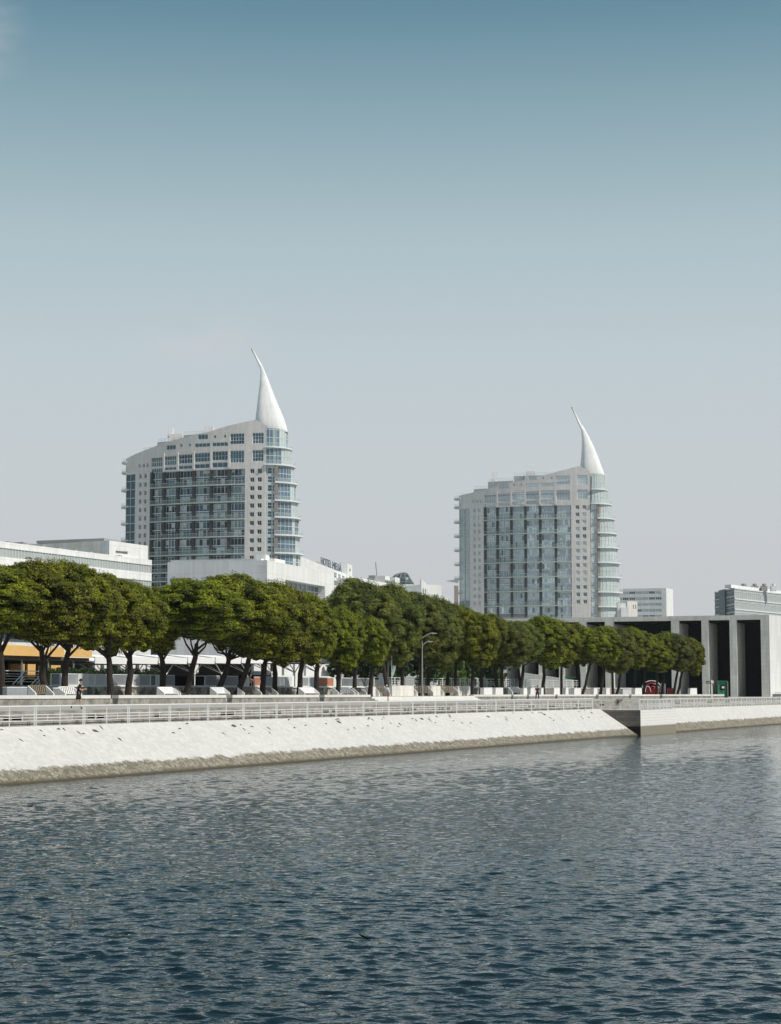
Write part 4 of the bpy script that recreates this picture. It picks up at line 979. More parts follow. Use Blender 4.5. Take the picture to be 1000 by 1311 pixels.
text_mesh('A', 5.5, F, tm-(tf1-tf)*.3, fin_top-8.6, .6, (tf1-tf)*.6, fin, 'fin_mark', M['maroon'], .05)
mb = MB(); fbox(mb, F, tm-1.2, tm+1.2, fin_top-2.8, fin_top-1.8, .52, .62); mb.build('fin_dot', M['maroon'], fin)
# low white wings between hotel and domed block
t, F, L, zt, hs = facade('terraced_white_building', 'white stepped building with balcony recesses in front of the glass dome', 'building', 460, 520, 740, 751, 780, 850,
      [(4.2, 1.4, 4, .63, .99, .62), (8.4, 5.6, 6, .45, .99, .62)], 16, hd=.12)
for h in hs: window_part(F, *h, .1, t, M['winglass_mid'], 2, 1, .14)
dd = (Vector(F(L, 0, 0)[:2])-Vector(F(0, 0, 0)[:2])).normalized(); f0 = Vector(F(0, 0, 0)[:2])
lt = lambda px: len_to(f0, dd, px, zt)
mb = MB(); fbox(mb, F, lt(484), lt(506), zt, zt+1.6, -5, -1.5); fbox(mb, F, lt(486), lt(497), zt+1.7, zt+2.8, -5, -2); mb.build('roof_equipment', M['roofgrey'], t)
mb = MB(); fbox(mb, F, lt(509), lt(515), zt, zt+3.6, -4, -1.2); fbox(mb, F, lt(497), lt(503), zt+1.62, zt+3.4, -4.2, -1.4); mb.build('roof_room', M['white'], t)
mb = MB(); p = F(lt(492), 0, -3); mb.tube([(p.x, p.y, zt), (p.x-.9, p.y, zt+9)], .25, 6); mb.build('roof_mast', M['polemetal'], t)
# glass dome
DY_ = 900; cx = at(516.5, 745, DY_); zb = z_of(749, DY_); zt_ = z_of(733, DY_)
t = thing('glass_dome', (cx.x, DY_, 5.1), 'dark glass dome cut off flat on its right, above the stepped white building', 'dome'); mb = MB()
KR, KC = 8, 28
ring = []
rxd = 17.5*DY_/2411
for i in range(KR+1):
    ph = math.pi/2*i/KR; row = []
    for j in range(KC):
        an = 2*math.pi*j/KC; x = rxd*math.cos(ph)*math.cos(an); y = rxd*math.cos(ph)*math.sin(an); z = (zt_-zb)*math.sin(ph)
        xc_ = 2.0+(1-math.sin(ph))*3.6
        row.append((cx.x-.3+min(x, xc_), DY_+y, zb+z))
    ring.append(row)
for i in range(KR):
    for j in range(KC):
        jj = (j+1) % KC; mb.face([ring[i][j], ring[i][jj], ring[i+1][jj], ring[i+1][j]])
mb.build('dome_shell', M['dome'], t)
mb = MB()
for j in range(0, KC, 2):
    mb.tube([Vector(ring[i][j]) for i in range(KR+1)], .14, 4)
for i in (1, 3, 5): mb.tube([Vector(p) for p in ring[i]+[ring[i][0]]], .12, 4)
mb.build('dome_ribs', M['polemetal'], t)
mb = MB(); mb.prism([(cx.x-.3+rxd*1.02*math.cos(a_), DY_+rxd*1.02*math.sin(a_)) for a_ in [2*math.pi*i/24 for i in range(24)]], 5.1, zb); mb.build('drum', M['offwhite'], t)
t, F, L, zt, hs = facade('office_block', 'pale block with two square windows right below the glass dome', 'building', 519, 541, 750, 748, 800, 790, [(4.4, 1.7, 2, .15, .8, .5)], 10, 'offwhite', hd=.12)
for h in hs: window_part(F, *h, .1, t, M['winglass_mid'], 2, 1, .14)
a = at(539.5, 741, 780); b = at(560, 751, 812); F, L = planeF((a.x, a.y), (b.x, b.y)); t = thing('gabled_building', (a.x, a.y, 5.1), 'cream building with a sloping roofline rising to a point, right of the dome', 'building')
mb = MB(); z0 = z_of(752.5, a.y); hs = []
for i in range(3): hs.append((L*(.08+.12*i), L*(.15+.12*i), z0-2.4, z0+.0))
for i in range(3): hs.append((L*(.6+.12*i), L*(.67+.12*i), z0-2.9, z0-.6))
for i in range(3): hs.append((L*(.08+.12*i), L*(.15+.12*i), z0-6.9, z0-4.6))
for i in range(3): hs.append((L*(.6+.12*i), L*(.67+.12*i), z0-7.3, z0-5.2))
zm = z0+.05; wall_holes(mb, F, 0, L, 5.1, zm, hs, .12); block(mb, F, L, 5.1, zm, 12)
mb.hexa([F(0, zm, 0), F(L*.5, zm, 0), F(L*.5, zm, -.6), F(0, zm, -.6), F(0, a.z, 0), F(L*.5, a.z-2.4, 0), F(L*.5, a.z-2.4, -.6), F(0, a.z, -.6)])
mb.hexa([F(L*.54, zm, 0), F(L, zm, 0), F(L, zm, -.6), F(L*.54, zm, -.6), F(L*.54, a.z-2.6, 0), F(L, zm+.5, 0), F(L, zm+.5, -.6), F(L*.54, a.z-2.6, -.6)])
mb.build('wall', M['offwhite'], t)
for h in hs: window_part(F, *h, .1, t, M['winglass'], 1, 1, .08)
mb = MB(); fbox(mb, F, L*.505, L*.535, 5.1, a.z-2.6, .003, .3); mb.build('drain_pipe', M['brown'], t)
t, F, L, zt, hs = facade('low_white_building', 'low white balconied building just left of the far tower, half behind treetops', 'building', 559, 574, 759.5, 768, 700, 730, [(2.6, 1.3, 3, .05, .95, .7)], 8, hd=.12)
for h in hs: window_part(F, *h, .1, t, M['winglass_mid'], 1, 1, .1)
# right of far tower
t, F, L, zt, hs = facade('striped_apartment_block', 'long white block striped with window bands, right of the far tower', 'building', 770, 853, 753, 754, 860, 850,
      [(2.6+2.7*k, 1.3+2.7*k, 9, .02, .93, .94) for k in range(6)], 16, 'white')
for h in hs: window_part(F, *h, .3, t, M['palepanel'] if random.random() < .4 else M['winglass_mid'], 3, 1, .16)
t, F, L, zt, hs = facade('small_brick_building', 'small low building with a pinkish wall in front of the striped white block', 'building', 803, 816, 769.5, 770, 720, 722, [(3, 1.4, 2, .5, .95, .4)], 8, 'tower')
for h in hs: window_part(F, *h, .3, t, M['brickpanel'], 1, 1, .1)
mb = MB(); p = at(796, 777, 700); mb.box(p.x-1.5, p.x+1.6, 700, 703, 5, p.z+1.5); mb.box(p.x-.4, p.x+2.4, 699, 700, 5, p.z-.2)
tag(mb.build('roof_tank', M['white']), 'small white rooftop structure at the foot of the far tower, right side', 'roof unit')
# glass office block, far right
c = at(940, 752.5, 560); e = at(915, 754.5, 585); f_ = at(1030, 760, 610)
t = thing('glass_office_block', (c.x, c.y, 3.5), 'glazed office block with a blue corner above the concrete pavilion, far right', 'building')
F1, L1 = planeF((c.x, c.y), (e.x, e.y)); F2, L2 = planeF((c.x, c.y), (f_.x, f_.y)); zt = c.z
for (F, L, m1, nm) in ((F1, L1, 'bluepanel', 'blue_glazing'), (F2, L2, 'band', 'pale_glazing')):
    mb = MB(); mb.face([F(0, 3.5, 0), F(L, 3.5, 0), F(L, zt, 0), F(0, zt, 0)])
    z = zt; 
    while z > 12:
        fbox(mb, F, 0.1, L, z-.35, z, .003, .18, 1); fbox(mb, F, 0.1, L, z-1.15, z-1.05, .003, .1, 1); z -= 2.35 if F is F1 else 3.1
    for i in range(1, int(L/1.6)): fbox(mb, F, i*1.6, i*1.6+.08, 12, zt-.4, .003, .08, 1)
    if F is F1: fbox(mb, F, L*.38, L*.68, 3.5, zt+.1, .19, .6, 2)
    mb.build(nm, [M['winglass_mid'] if F is F1 else M['band'], M['frame'] if F is F2 else M['palepanel'], M['bluepanel']], t)
mb = MB(); mb.prism([(c.x, c.y+.3), (f_.x, f_.y+.3), (f_.x-5, f_.y+25), (e.x+.3, e.y+.3)], 3.5, zt+.02); mb.build('roof', M['offwhite'], t)
mb = MB(); fbox(mb, F2, 0, L2, zt+.03, zt+1.0, -3, -1); mb.build('parapet', M['white'], t)
for px, w_ in ((952, 2.4), (966, 2.0), (978, 1.8), (990, 1.6)):
    p = at(px, 750, 580); mb = MB(); mb.box(p.x-w_/2, p.x+w_/2, 579, 581, zt+.02, zt+1.6); mb.prism([(p.x+w_*.35*math.cos(k*.785), 579.5+w_*.35*math.sin(k*.785)) for k in range(8)], zt+1.6, zt+2.3); mb.build('roof_unit', M['roofgrey'] if px != 990 else M['white'], t)

# ================================================================== CONCRETE PAVILION
PC = at(984, 787, 345); zr = PC.z; d1 = Vector((-.93, .367)).normalized(); d2 = Vector((.44, .90)).normalized(); pc = Vector((PC.x, PC.y))
t = thing('concrete_pavilion', (pc.x, pc.y, 3.55), 'huge grey concrete pavilion with deep dark bays and a sunlit white end wall', 'pavilion')
F, L = planeF(pc, pc+d1*70)
def tp_(px): return len_to(pc, d1, px, 9)
voids = [(944, 975), (908, 935), (870, 899), (786, 860), (751, 775), (723, 742), (697, 716), (670, 690), (648, 664), (612, 640)]
vt = [(tp_(b), tp_(a)) for a, b in voids]; Lend = tp_(600); zl_ = zr-.86; dep = 16
mb = MB(); fbox(mb, F, 0, Lend, zl_, zr, -34, 0)
mb.build('roof', M['concrete'], t)
prev = 0.0
for (a, b) in vt+[(Lend, Lend)]:
    mb = MB()
    if a > prev: fbox(mb, F, prev, a, 3.55, zl_-.003, -dep, -.003)
    mb.build('fin', M['concrete'], t); prev = b
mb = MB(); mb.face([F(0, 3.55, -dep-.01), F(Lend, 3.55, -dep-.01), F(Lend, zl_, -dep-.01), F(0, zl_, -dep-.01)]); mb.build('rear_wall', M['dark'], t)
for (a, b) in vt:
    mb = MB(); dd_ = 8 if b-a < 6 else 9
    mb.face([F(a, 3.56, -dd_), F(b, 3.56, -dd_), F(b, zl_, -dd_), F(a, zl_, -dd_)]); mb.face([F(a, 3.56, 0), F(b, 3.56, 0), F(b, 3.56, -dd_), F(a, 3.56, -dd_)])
    mb.build('bay_shade_back', M['darkgreen'] if b-a > 6 else M['dark'], t)  # deep shade of the bay painted as near-black back and floor faces
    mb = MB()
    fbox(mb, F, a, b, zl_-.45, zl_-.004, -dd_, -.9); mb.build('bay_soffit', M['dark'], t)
F_end, Le = planeF(pc+d2*.0+Vector((.01, 0)), pc+d2*34); mb = MB()
mb.hexa([F_end(0, 3.55, 0.06), F_end(34, 3.55, 0.06), F_end(34, 3.55, 0.02), F_end(0, 3.55, 0.02), F_end(0, zr, 0.06), F_end(34, zr, 0.06), F_end(34, zr, 0.02), F_end(0, zr, 0.02)])
mb.build('end_wall', M['concrete_w'], t)
# low white plinth pieces and green lettering panel in the shadowed part
mb = MB(); a, b = tp_(734), tp_(666)
fbox(mb, F, a, b, 3.56, 6.6, -.5, .6); mb.hexa([F(a, 6.6, .6), F(b, 6.6, .6), F(b, 6.6, -.5), F(a, 6.6, -.5), F(a, 6.7, .6), F(b, 8.2, .6), F(b, 8.2, -.5), F(a, 6.7, -.5)])
mb.build('ramp_wall', M['concrete'], t)
mb = MB()
for i in range(9): fbox(mb, F, tp_(737.5)+i*.26, tp_(737.5)+.16+i*.26, 7.1, 7.35, .003, .05)
mb.build('green_lettering', M['greenp'], t)

# ================================================================== RESTAURANTS
def Q(s, u, z): return su(s, u, z)
def sbox(mb, s0, s1, u0, u1, z0, z1, mi=0):
    mb.hexa([su(s0, u0, z0), su(s1, u0, z0), su(s1, u1, z0), su(s0, u1, z0), su(s0, u0, z1), su(s1, u0, z1), su(s1, u1, z1), su(s0, u1, z1)], mi)
UG = 5.1
s_a = on_u(-40, -38)[1]; s_b = on_u(116, -38)[1]; p = su(s_b, -38)
zaw1 = z_of(829, p.y); zaw0 = z_of(841.5, p.y)
t = thing('restaurant', su((s_a+s_b)/2, -44, UG), 'restaurant terrace under a long orange awning at the far left', 'restaurant')
sm_ = s_b
for sa, sb in ((s_a, on_u(52, -38)[1]-.0), (on_u(63, -38)[1], on_u(80, -38)[1]), (on_u(86, -38)[1], s_b)):
    mb = MB(); mb.hexa([su(sa, -38, zaw0-.03), su(sb, -38, zaw0-.03), su(sb, -46, zaw1+.25), su(sa, -46, zaw1+.25), su(sa, -38, zaw0+.03), su(sb, -38, zaw0+.03), su(sb, -46, zaw1+.33), su(sa, -46, zaw1+.33)])
    mb.hexa([su(sa, -37.9, zaw0-.05), su(sb, -37.9, zaw0-.05), su(sb, -37.98, zaw0-.05), su(sa, -37.98, zaw0-.05), su(sa, -37.9, zaw1-.1), su(sb, -37.9, zaw1-.1), su(sb, -37.98, zaw1-.1), su(sa, -37.98, zaw1-.1)])
    mb.build('awning', M['orange'], t)
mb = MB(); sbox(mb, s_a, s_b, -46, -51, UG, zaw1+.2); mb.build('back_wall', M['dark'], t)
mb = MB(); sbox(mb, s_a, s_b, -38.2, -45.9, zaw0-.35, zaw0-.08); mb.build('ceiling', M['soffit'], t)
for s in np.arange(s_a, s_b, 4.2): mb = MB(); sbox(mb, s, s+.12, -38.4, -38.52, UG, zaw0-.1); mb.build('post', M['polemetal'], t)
for a, b, z0, z1 in ((12, 30, 2.0, 2.75), (34, 44, 1.3, 2.75), (50, 56, .8, 2.6), (64, 76, 1.6, 2.7), (70, 76, .4, 1.4)):
    sa, sb = on_u(a, -45.8)[1], on_u(b, -45.8)[1]; mb = MB(); sbox(mb, sa, sb, -45.7, -45.95, UG+z0-.6, UG+z1-.6); mb.build('painted_lit_panel', M['orange'] if z1 > 2.5 else M['palepanel'], t)  # orange and pale boxes paint lit windows onto the dark back wall
# white pergola with Y posts
s_c = on_u(117, -38)[1]; s_d = on_u(424, -38)[1]
t = thing('pergola', su((s_c+s_d)/2, -42, UG), 'long white flat canopy with branching white posts behind the pines', 'canopy')
k = 9
for i in range(k):
    sa = s_c+(s_d-s_c)*i/k+.12; sb = s_c+(s_d-s_c)*(i+1)/k-.12; zf = 7.35+.8*(i/k)
    mb = MB(); mb.hexa([su(sa, -37.8, zf), su(sb, -37.8, zf), su(sb, -44, zf+.75), su(sa, -44, zf+.75), su(sa, -37.8, zf+.12), su(sb, -37.8, zf+.12), su(sb, -44, zf+.87), su(sa, -44, zf+.87)])
    sbox(mb, sa, sb, -37.7, -37.79, zf-.1, zf+.55); mb.build('canopy_panel', M['awning'], t)
    mb = MB(); sm = (sa+sb)/2
    mb.tube([su(sm, -38.5, UG), su(sm, -38.5, zf-1.2)], .07, 6)
    for ds in (-1.5, 1.5): mb.tube([su(sm, -38.5, zf-1.2), su(sm+ds, -38.5, zf-.05)], .06, 6)
    for ds in (-.9, .9): mb.tube([su(sm, -38.5, zf-1.2), su(sm+ds, -41.5, zf+.2)], .05, 6)
    mb.build('branching_post', M['railw'], t)
    mb = MB(); sbox(mb, sa, sb, -38.0, -43.9, zf-.16, zf-.04); mb.build('soffit', M['soffit'], t)
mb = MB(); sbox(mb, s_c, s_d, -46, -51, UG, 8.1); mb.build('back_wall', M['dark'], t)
rr = random.Random(11)
for a, b in ((119, 126), (131, 139), (152, 158), (163, 171), (176, 184), (186, 190), (247, 252), (323, 332), (337, 344), (349, 356), (362, 372), (376, 382), (390, 402), (405, 421)):
    sa, sb = on_u(a, -45.8)[1], on_u(b, -45.8)[1]; z1 = 7.55 if a < 200 else 8.05; mb = MB(); sbox(mb, sa, sb, -45.6, -45.95, z1-(1.1 if a < 200 else 1.5), z1); mb.build('bright_opening', M['awning'], t)  # solid white boxes stand in for daylight seen through the back wall
# ================================================================== VEGETATION
def crown_mesh(name, seed, leafn, npuff, core=True, flat=1.0, leaf=.055, prof=None):
    rg = np.random.default_rng(seed)
    prof = prof or [(0, .14), (.1, .36), (.25, .68), (.42, .92), (.54, 1.0), (.68, .96), (.80, .83), (.90, .62), (1.0, .22)]
    hs_ = np.array([p[0] for p in prof]); rs_ = np.array([p[1] for p in prof])
    puffs = []
    for i in range(npuff):
        f = (i+.5)/npuff; h = .08+.9*(f**.85); r = np.interp(h, hs_, rs_); an = i*2.39996+rg.uniform(-.3, .3)
        pr = rg.choice([.11, .15, .19, .25], p=[.25, .3, .28, .17])*rg.uniform(.85, 1.15)*(1.0 if h < .8 else .85)
        rr_ = max(0, r-pr*.55)*rg.uniform(.86, 1.07)
        puffs.append((rr_*math.cos(an), rr_*math.sin(an), h+rg.uniform(-.03, .025), pr, pr*rg.uniform(.34, .52)))
    for i in range(npuff//4):
        h = rg.uniform(.3, .85); r = np.interp(h, hs_, rs_)*rg.uniform(0, .55); an = rg.uniform(0, 6.28); puffs.append((r*math.cos(an), r*math.sin(an), h, .3, .2))
    P = np.array(puffs); tot = P[:, 3]**2; cnt = np.maximum(10, (leafn*tot/tot.sum()).astype(int))
    V = []; 
    for (x, y, z, pr, pz), c in zip(P, cnt):
        u = rg.normal(size=(c, 3)); u /= np.linalg.norm(u, axis=1)[:, None]; u[:, 2] = np.where(u[:, 2] < -.45, -u[:, 2], u[:, 2])
        lump = 1+.16*np.sin(u[:, 0]*7+x*9)*np.sin(u[:, 1]*8+y*7)+.10*np.sin(u[:, 2]*11+z*20)
        rad = (1.12-.42*rg.uniform(0, 1, c)**1.6)*lump
        cen = np.stack([x+u[:, 0]*pr*rad, y+u[:, 1]*pr*rad, z+u[:, 2]*pz*rad], 1)
        nrm = u*np.array([1, 1, 1.5])+rg.normal(size=(c, 3))*.46+np.array([0, 0, .2]); nrm /= np.linalg.norm(nrm, axis=1)[:, None]
        a = np.cross(nrm, rg.normal(size=(c, 3))); a /= np.linalg.norm(a, axis=1)[:, None]; b = np.cross(nrm, a)
        sz = leaf*rg.uniform(.55, 1.25, c)[:, None]; hz = np.array([1, 1, .6])
        V.append(np.stack([cen+a*sz*hz, cen-a*sz*.5*hz+b*sz*.6*hz, cen-a*sz*.5*hz-b*sz*.6*hz], 1))
    V = np.concatenate(V).reshape(-1, 3); nt = len(V)//3
    V[:, 0] += .22*(.5-V[:, 2]); puffs = [(x+.22*(.5-z), y, z, pr, pz) for (x, y, z, pr, pz) in puffs]
    zl, zh = np.percentile(V[:, 2], (.3, 99.9)); rq = np.percentile(np.hypot(V[:, 0], V[:, 1]), 99.3)
    V[:, 2] = (V[:, 2]-zl)/(zh-zl); V[:, :2] /= rq; puffs = [(x/rq, y/rq, (z-zl)/(zh-zl), pr/rq, pz/(zh-zl)) for (x, y, z, pr, pz) in puffs]
    verts = V; faces = [(3*i, 3*i+1, 3*i+2) for i in range(nt)]; mi = [0]*nt; vl = verts.tolist()
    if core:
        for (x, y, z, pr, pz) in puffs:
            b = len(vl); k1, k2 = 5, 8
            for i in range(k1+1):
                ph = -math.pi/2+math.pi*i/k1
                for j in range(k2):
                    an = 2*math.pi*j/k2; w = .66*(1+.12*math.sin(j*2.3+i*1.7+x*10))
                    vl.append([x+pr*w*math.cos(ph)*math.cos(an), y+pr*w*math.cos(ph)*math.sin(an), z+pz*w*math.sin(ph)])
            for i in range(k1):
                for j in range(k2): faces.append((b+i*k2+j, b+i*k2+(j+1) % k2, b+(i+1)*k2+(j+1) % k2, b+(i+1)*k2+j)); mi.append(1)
    me = bpy.data.meshes.new(name); me.from_pydata(vl, [], faces); me.polygons.foreach_set('material_index', mi); me.update(); return me
CM = [crown_mesh('crown', 10+i, 150000, [120, 140, 105, 130][i], leaf=.023) for i in range(4)]
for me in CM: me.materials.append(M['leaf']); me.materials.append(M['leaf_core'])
CMB = []
for me in CM[:2]:
    c = me.copy(); c.materials.clear(); c.materials.append(M['leaf_brown']); c.materials.append(M['leaf_core']); CMB.append(c)

def pine(px, dpx, lean_y, uo, cpx, top, bot, hw, label, kind='g', seed=0, two=False, rad=.26):
    bot -= 6 if 120 < px < 480 else 4
    rg = random.Random(1000+seed)
    s = wall_s(px, uo); b = su(s, wall_u(s)+uo, 4.04); Y = b.y
    t = thing('pine_tree', b, label, 'pine tree', 'stone pines along the terrace')
    c = at(cpx, (top+bot)/2, Y); zt_, zb_ = z_of(top, Y, cpx), z_of(bot, Y, cpx); R_ = hw*(1.22 if px < 425 else 1.14)*Y/2411.0
    # trunk goes up to inside the crown
    kn = at(px+dpx, lean_y, Y); mb = MB(); h = zb_-b.z
    q1 = Vector((kn.x, Y, kn.z)); j1 = b+(q1-b)*.35+Vector((rg.uniform(-.08, .08), 0, 0)); j2 = b+(q1-b)*.7+Vector((rg.uniform(-.12, .12), 0, 0))
    cz = zb_+(zt_-zb_)*.35; hub = q1+(Vector((c.x, Y, cz))-q1)*.35
    mb.tube([b-Vector((0, 0, .1)), b+Vector((0, 0, .25)), j1, j2, q1, hub], [rad*1.45, rad*1.15, rad, rad*.93, rad*.85, rad*.6], 9)
    if two:
        q2 = q1+Vector((-2*dpx*Y/2411.0, .4, 0)); mb.tube([b, b+(q2-b)*.5, q2, q2+(hub-q2)*.6], [rad, rad*.8, rad*.7, rad*.4], 8)
    nl = rg.randint(5, 7)
    for i in range(nl):
        an = i*2*math.pi/nl+rg.uniform(-.4, .4); st = q1+(hub-q1)*rg.uniform(0, .9); f = rg.uniform(.5, .85)
        e = Vector((c.x+R_*f*math.cos(an), Y+R_*f*math.sin(an), zb_+(zt_-zb_)*rg.uniform(.18, .5))); m_1 = st+(e-st)*.5+Vector((0, 0, -.12*R_+rg.uniform(-.1, .1)))
        mb.tube([st, m_1, e], [rad*.42, rad*.28, rad*.12], 6)
    mb.build('trunk', [M['bark']], t)
    if kind in 'gn': me = CM[seed % 4]
    else: me = CMB[seed % 2]
    o = bpy.data.objects.new('crown', me); COL.objects.link(o); o.parent = t
    o.location = Vector((c.x, Y, zb_))-b; o.scale = (R_*1.05, R_*1.0, (zt_-zb_)); o.rotation_euler = (0, 0, rg.uniform(-.8, .8))
    return t
#      px  dpx  ly   uo   cpx  top  bot  hw  kind
PL = [
 (1,   0, 840, -3.0,  -8, 720, 812, 56, 'g', 'pine cut off by the left edge of the photo, beside the orange awning'),
 (57,  -2, 850, -2.0,  48, 716, 824, 56, 'g', 'tall broad pine, second trunk from the left edge, in front of the orange awning'),
 (82,  2, 848, -3.5,  98, 718, 830, 46, 'g', 'pine with a straight thick trunk just left of the running man'),
 (142, -2, 848, -2.2, 132, 735, 837, 44, 'g', 'straight dark pine standing at the leftmost stair gap of the low wall'),
 (164, 2, 848, -3.5, 168, 742, 836, 40, 'g', 'thin-trunked pine just right of the leftmost stair gap'),
 (208, 0, 848, -4.0, 200, 752, 838, 30, 'g', 'pine with low foliage at the gap between the two white buildings'),
 (238, 12, 842, -2.0, 255, 741, 822, 52, 'g', 'pine with bare spreading limbs and a trunk leaning right, below the plain box building'),
 (275, 17, 850, -4.0, 300, 736, 838, 56, 'g', 'pine whose slanting trunk rises above the second stair gap'),
 (303, 15, 846, -2.2, 326, 742, 846, 48, 'g', 'strongly right-leaning pine beside the seated figure in red'),
 (336, 3, 850, -3.0, 352, 744, 852, 42, 'g', 'thick upright pine just right of the seated figure'),
 (352, -1, 850, -5.0, 368, 749, 848, 40, 'g', 'upright pine close behind and right of the thick one by the seated figure'),
 (383, 4, 850, -2.2, 388, 758, 850, 36, 'g', 'slightly leaning pine halfway between the second and third stair gaps'),
 (405, 2, 848, -4.0, 409, 773, 846, 24, 'g', 'very thin pine in front of the left end of the red-brown panel'),
 (432, 1, 855, -3.0, 437, 776, 860, 26, 'g', 'pine with foliage hanging low, just right of the red-brown panel'),
 (453, 3, 852, -5.0, 452, 783, 850, 24, 'g', 'pine between two slatted benches right of the third stair gap'),
 (474, 4, 850, -2.0, 478, 792, 855, 20, 'g', 'small low-crowned pine at the left end of the wide pale steps'),
 (497, -5, 855, -6.5, 466, 741, 838, 44, 'b', 'tall grey-brown pine behind the pale walking figure'),
 (515, 0, 850, -7.0, 503, 746, 850, 36, 'b', 'tall pine with a straight trunk between the two curved street lamps'),
 (539, 0, 850, -7.5, 540, 758, 842, 34, 'b', 'brownish pine directly behind the taller double-arm street lamp'),
 (549, 0, 850, -8.0, 560, 764, 858, 32, 'b', 'brownish pine just right of the double-arm street lamp'),
 (573, 1, 850, -7.0, 578, 769, 850, 28, 'g', 'pine left of the rightmost brown slatted bench'),
 (584, 0, 850, -8.0, 594, 776, 848, 26, 'b', 'thin pine right of the rightmost brown slatted bench'),
 (605, 0, 852, -3.5, 610, 782, 856, 27, 'g', 'pine at the right end of the wide pale steps'),
 (616, 1, 850, -6.5, 627, 786, 850, 25, 'g', 'slim pine behind the first small white seat blocks'),
 (637, -4, 855, -5.0, 640, 791, 852, 24, 'g', 'pine leaning left above the small white seat blocks'),
 (644, -1, 855, -4.0, 655, 796, 855, 24, 'b', 'short straight pine just right of the left-leaning one'),
 (667, 3, 855, -4.5, 670, 795, 850, 25, 'b', 'pine with a forked V-shaped trunk'),
 (696, 0, 855, -3.5, 697, 789, 856, 30, 'g', 'pine just right of the standing person in black'),
 (719, 0, 855, -4.5, 718, 793, 856, 26, 'g', 'straight pine below the pavilion roof, left of the first dark bay'),
 (742, -1, 855, -4.0, 739, 798, 853, 23, 'g', 'upright pine crossed by a leaning one beside it'),
 (746, 9, 853, -2.5, 757, 804, 850, 21, 'g', 'pine leaning sharply right between two upright ones'),
 (769, 4, 855, -3.5, 774, 802, 853, 22, 'g', 'right-leaning pine above the stone pier'),
 (785, -1, 862, -3.0, 787, 802, 864, 27, 'b', 'large round-crowned dull pine above the dark slatted steps'),
 (790, 5, 862, -4.5, 808, 803, 858, 22, 'g', 'leaning pine just left of the red kiosk'),
 (812, 2, 860, -6.0, 822, 806, 856, 22, 'g', 'dark-trunked pine at the left edge of the red kiosk'),
 (824, 1, 862, -5.0, 828, 814, 860, 20, 'g', 'thin pine in front of the left half of the red kiosk'),
 (841, 0, 862, -3.0, 842, 822, 864, 19, 'g', 'pale thin-trunked pine in front of the right half of the red kiosk'),
 (848, 2, 862, -5.0, 853, 809, 858, 22, 'g', 'thin pine just right of the red kiosk'),
 (863, 5, 858, -3.0, 869, 811, 862, 20, 'b', 'dull brownish pine with a bare leaning trunk, second from the right end'),
 (868, 6, 858, -6.0, 885, 817, 866, 16, 'g', 'bright green pine at the right end of the row against the grey concrete')]
for i, (px, dpx, ly, uo, cpx, top, bot, hw, kd, lb) in enumerate(PL):
    pine(px, dpx, ly, uo, cpx, top, bot, hw, lb, kd, i, two=(px == 667), rad=.27 if px < 420 else (.24 if px < 700 else .2))
# darker broadleaf trees and shrubs behind the terrace
DM = crown_mesh('foliage', 50, 16000, 40, True, 1, .07); DM.materials.append(M['leaf_dark']); DM.materials.append(M['leaf_core'])
LM = crown_mesh('foliage', 51, 9000, 26, True, 1, .09); LM.materials.append(M['leaf_light']); LM.materials.append(M['leaf_core'])
for i, (px, u, top, bot, hw, k, lb) in enumerate([
   (436, -44, 822, 884, 24, 'd', 'dark leafy tree behind the pale railing, right of the white canopy'), (470, -46, 815, 884, 26, 'd', 'dark leafy tree behind the railing, left of the white feather flag'),
   (508, -45, 812, 884, 27, 'd', 'dark leafy tree directly behind the white feather flag'), (545, -48, 815, 886, 28, 'd', 'dark leafy tree behind the double-arm street lamp'),
   (565, -37, 853, 884, 11, 'l', 'bright light-green bush low behind the railing in the middle'), (592, -44, 842, 886, 17, 'l', 'pale olive bush behind the railing right of the bright one'),
   (605, -50, 822, 886, 24, 'd', 'dark leafy tree behind the railing right of the wide steps'), (636, -46, 838, 886, 18, 'd', 'dark leafy tree at the left end of the pavilion'),
   (580, -58, 815, 886, 28, 'd', 'tall dark tree rearmost in the middle gap between pine trunks'), (640, -34, 856, 884, 7, 'l', 'small olive bush by the railing near the pavilion')]):
    p, s = on_u(px, u); b = Vector((p.x, p.y, UG)); t = thing('broadleaf_tree' if top < 850 else 'bush', b, lb, 'tree' if top < 850 else 'bush', 'trees and bushes behind the terrace railing')
    zt_ = z_of(top, p.y, px); R_ = hw*p.y/2411; zb_ = UG-.1 if k == 'l' else UG+.5
    mb = MB(); mb.tube([b, b+Vector((.1, 0, (zt_-UG)*.5))], [.18, .08], 6); mb.build('trunk', M['bark'], t)
    o = bpy.data.objects.new('crown', DM if k == 'd' else LM); COL.objects.link(o); o.parent = t; o.location = (0, 0, zb_-UG); o.scale = (R_, R_, zt_-zb_); o.rotation_euler = (0, 0, i*1.3)
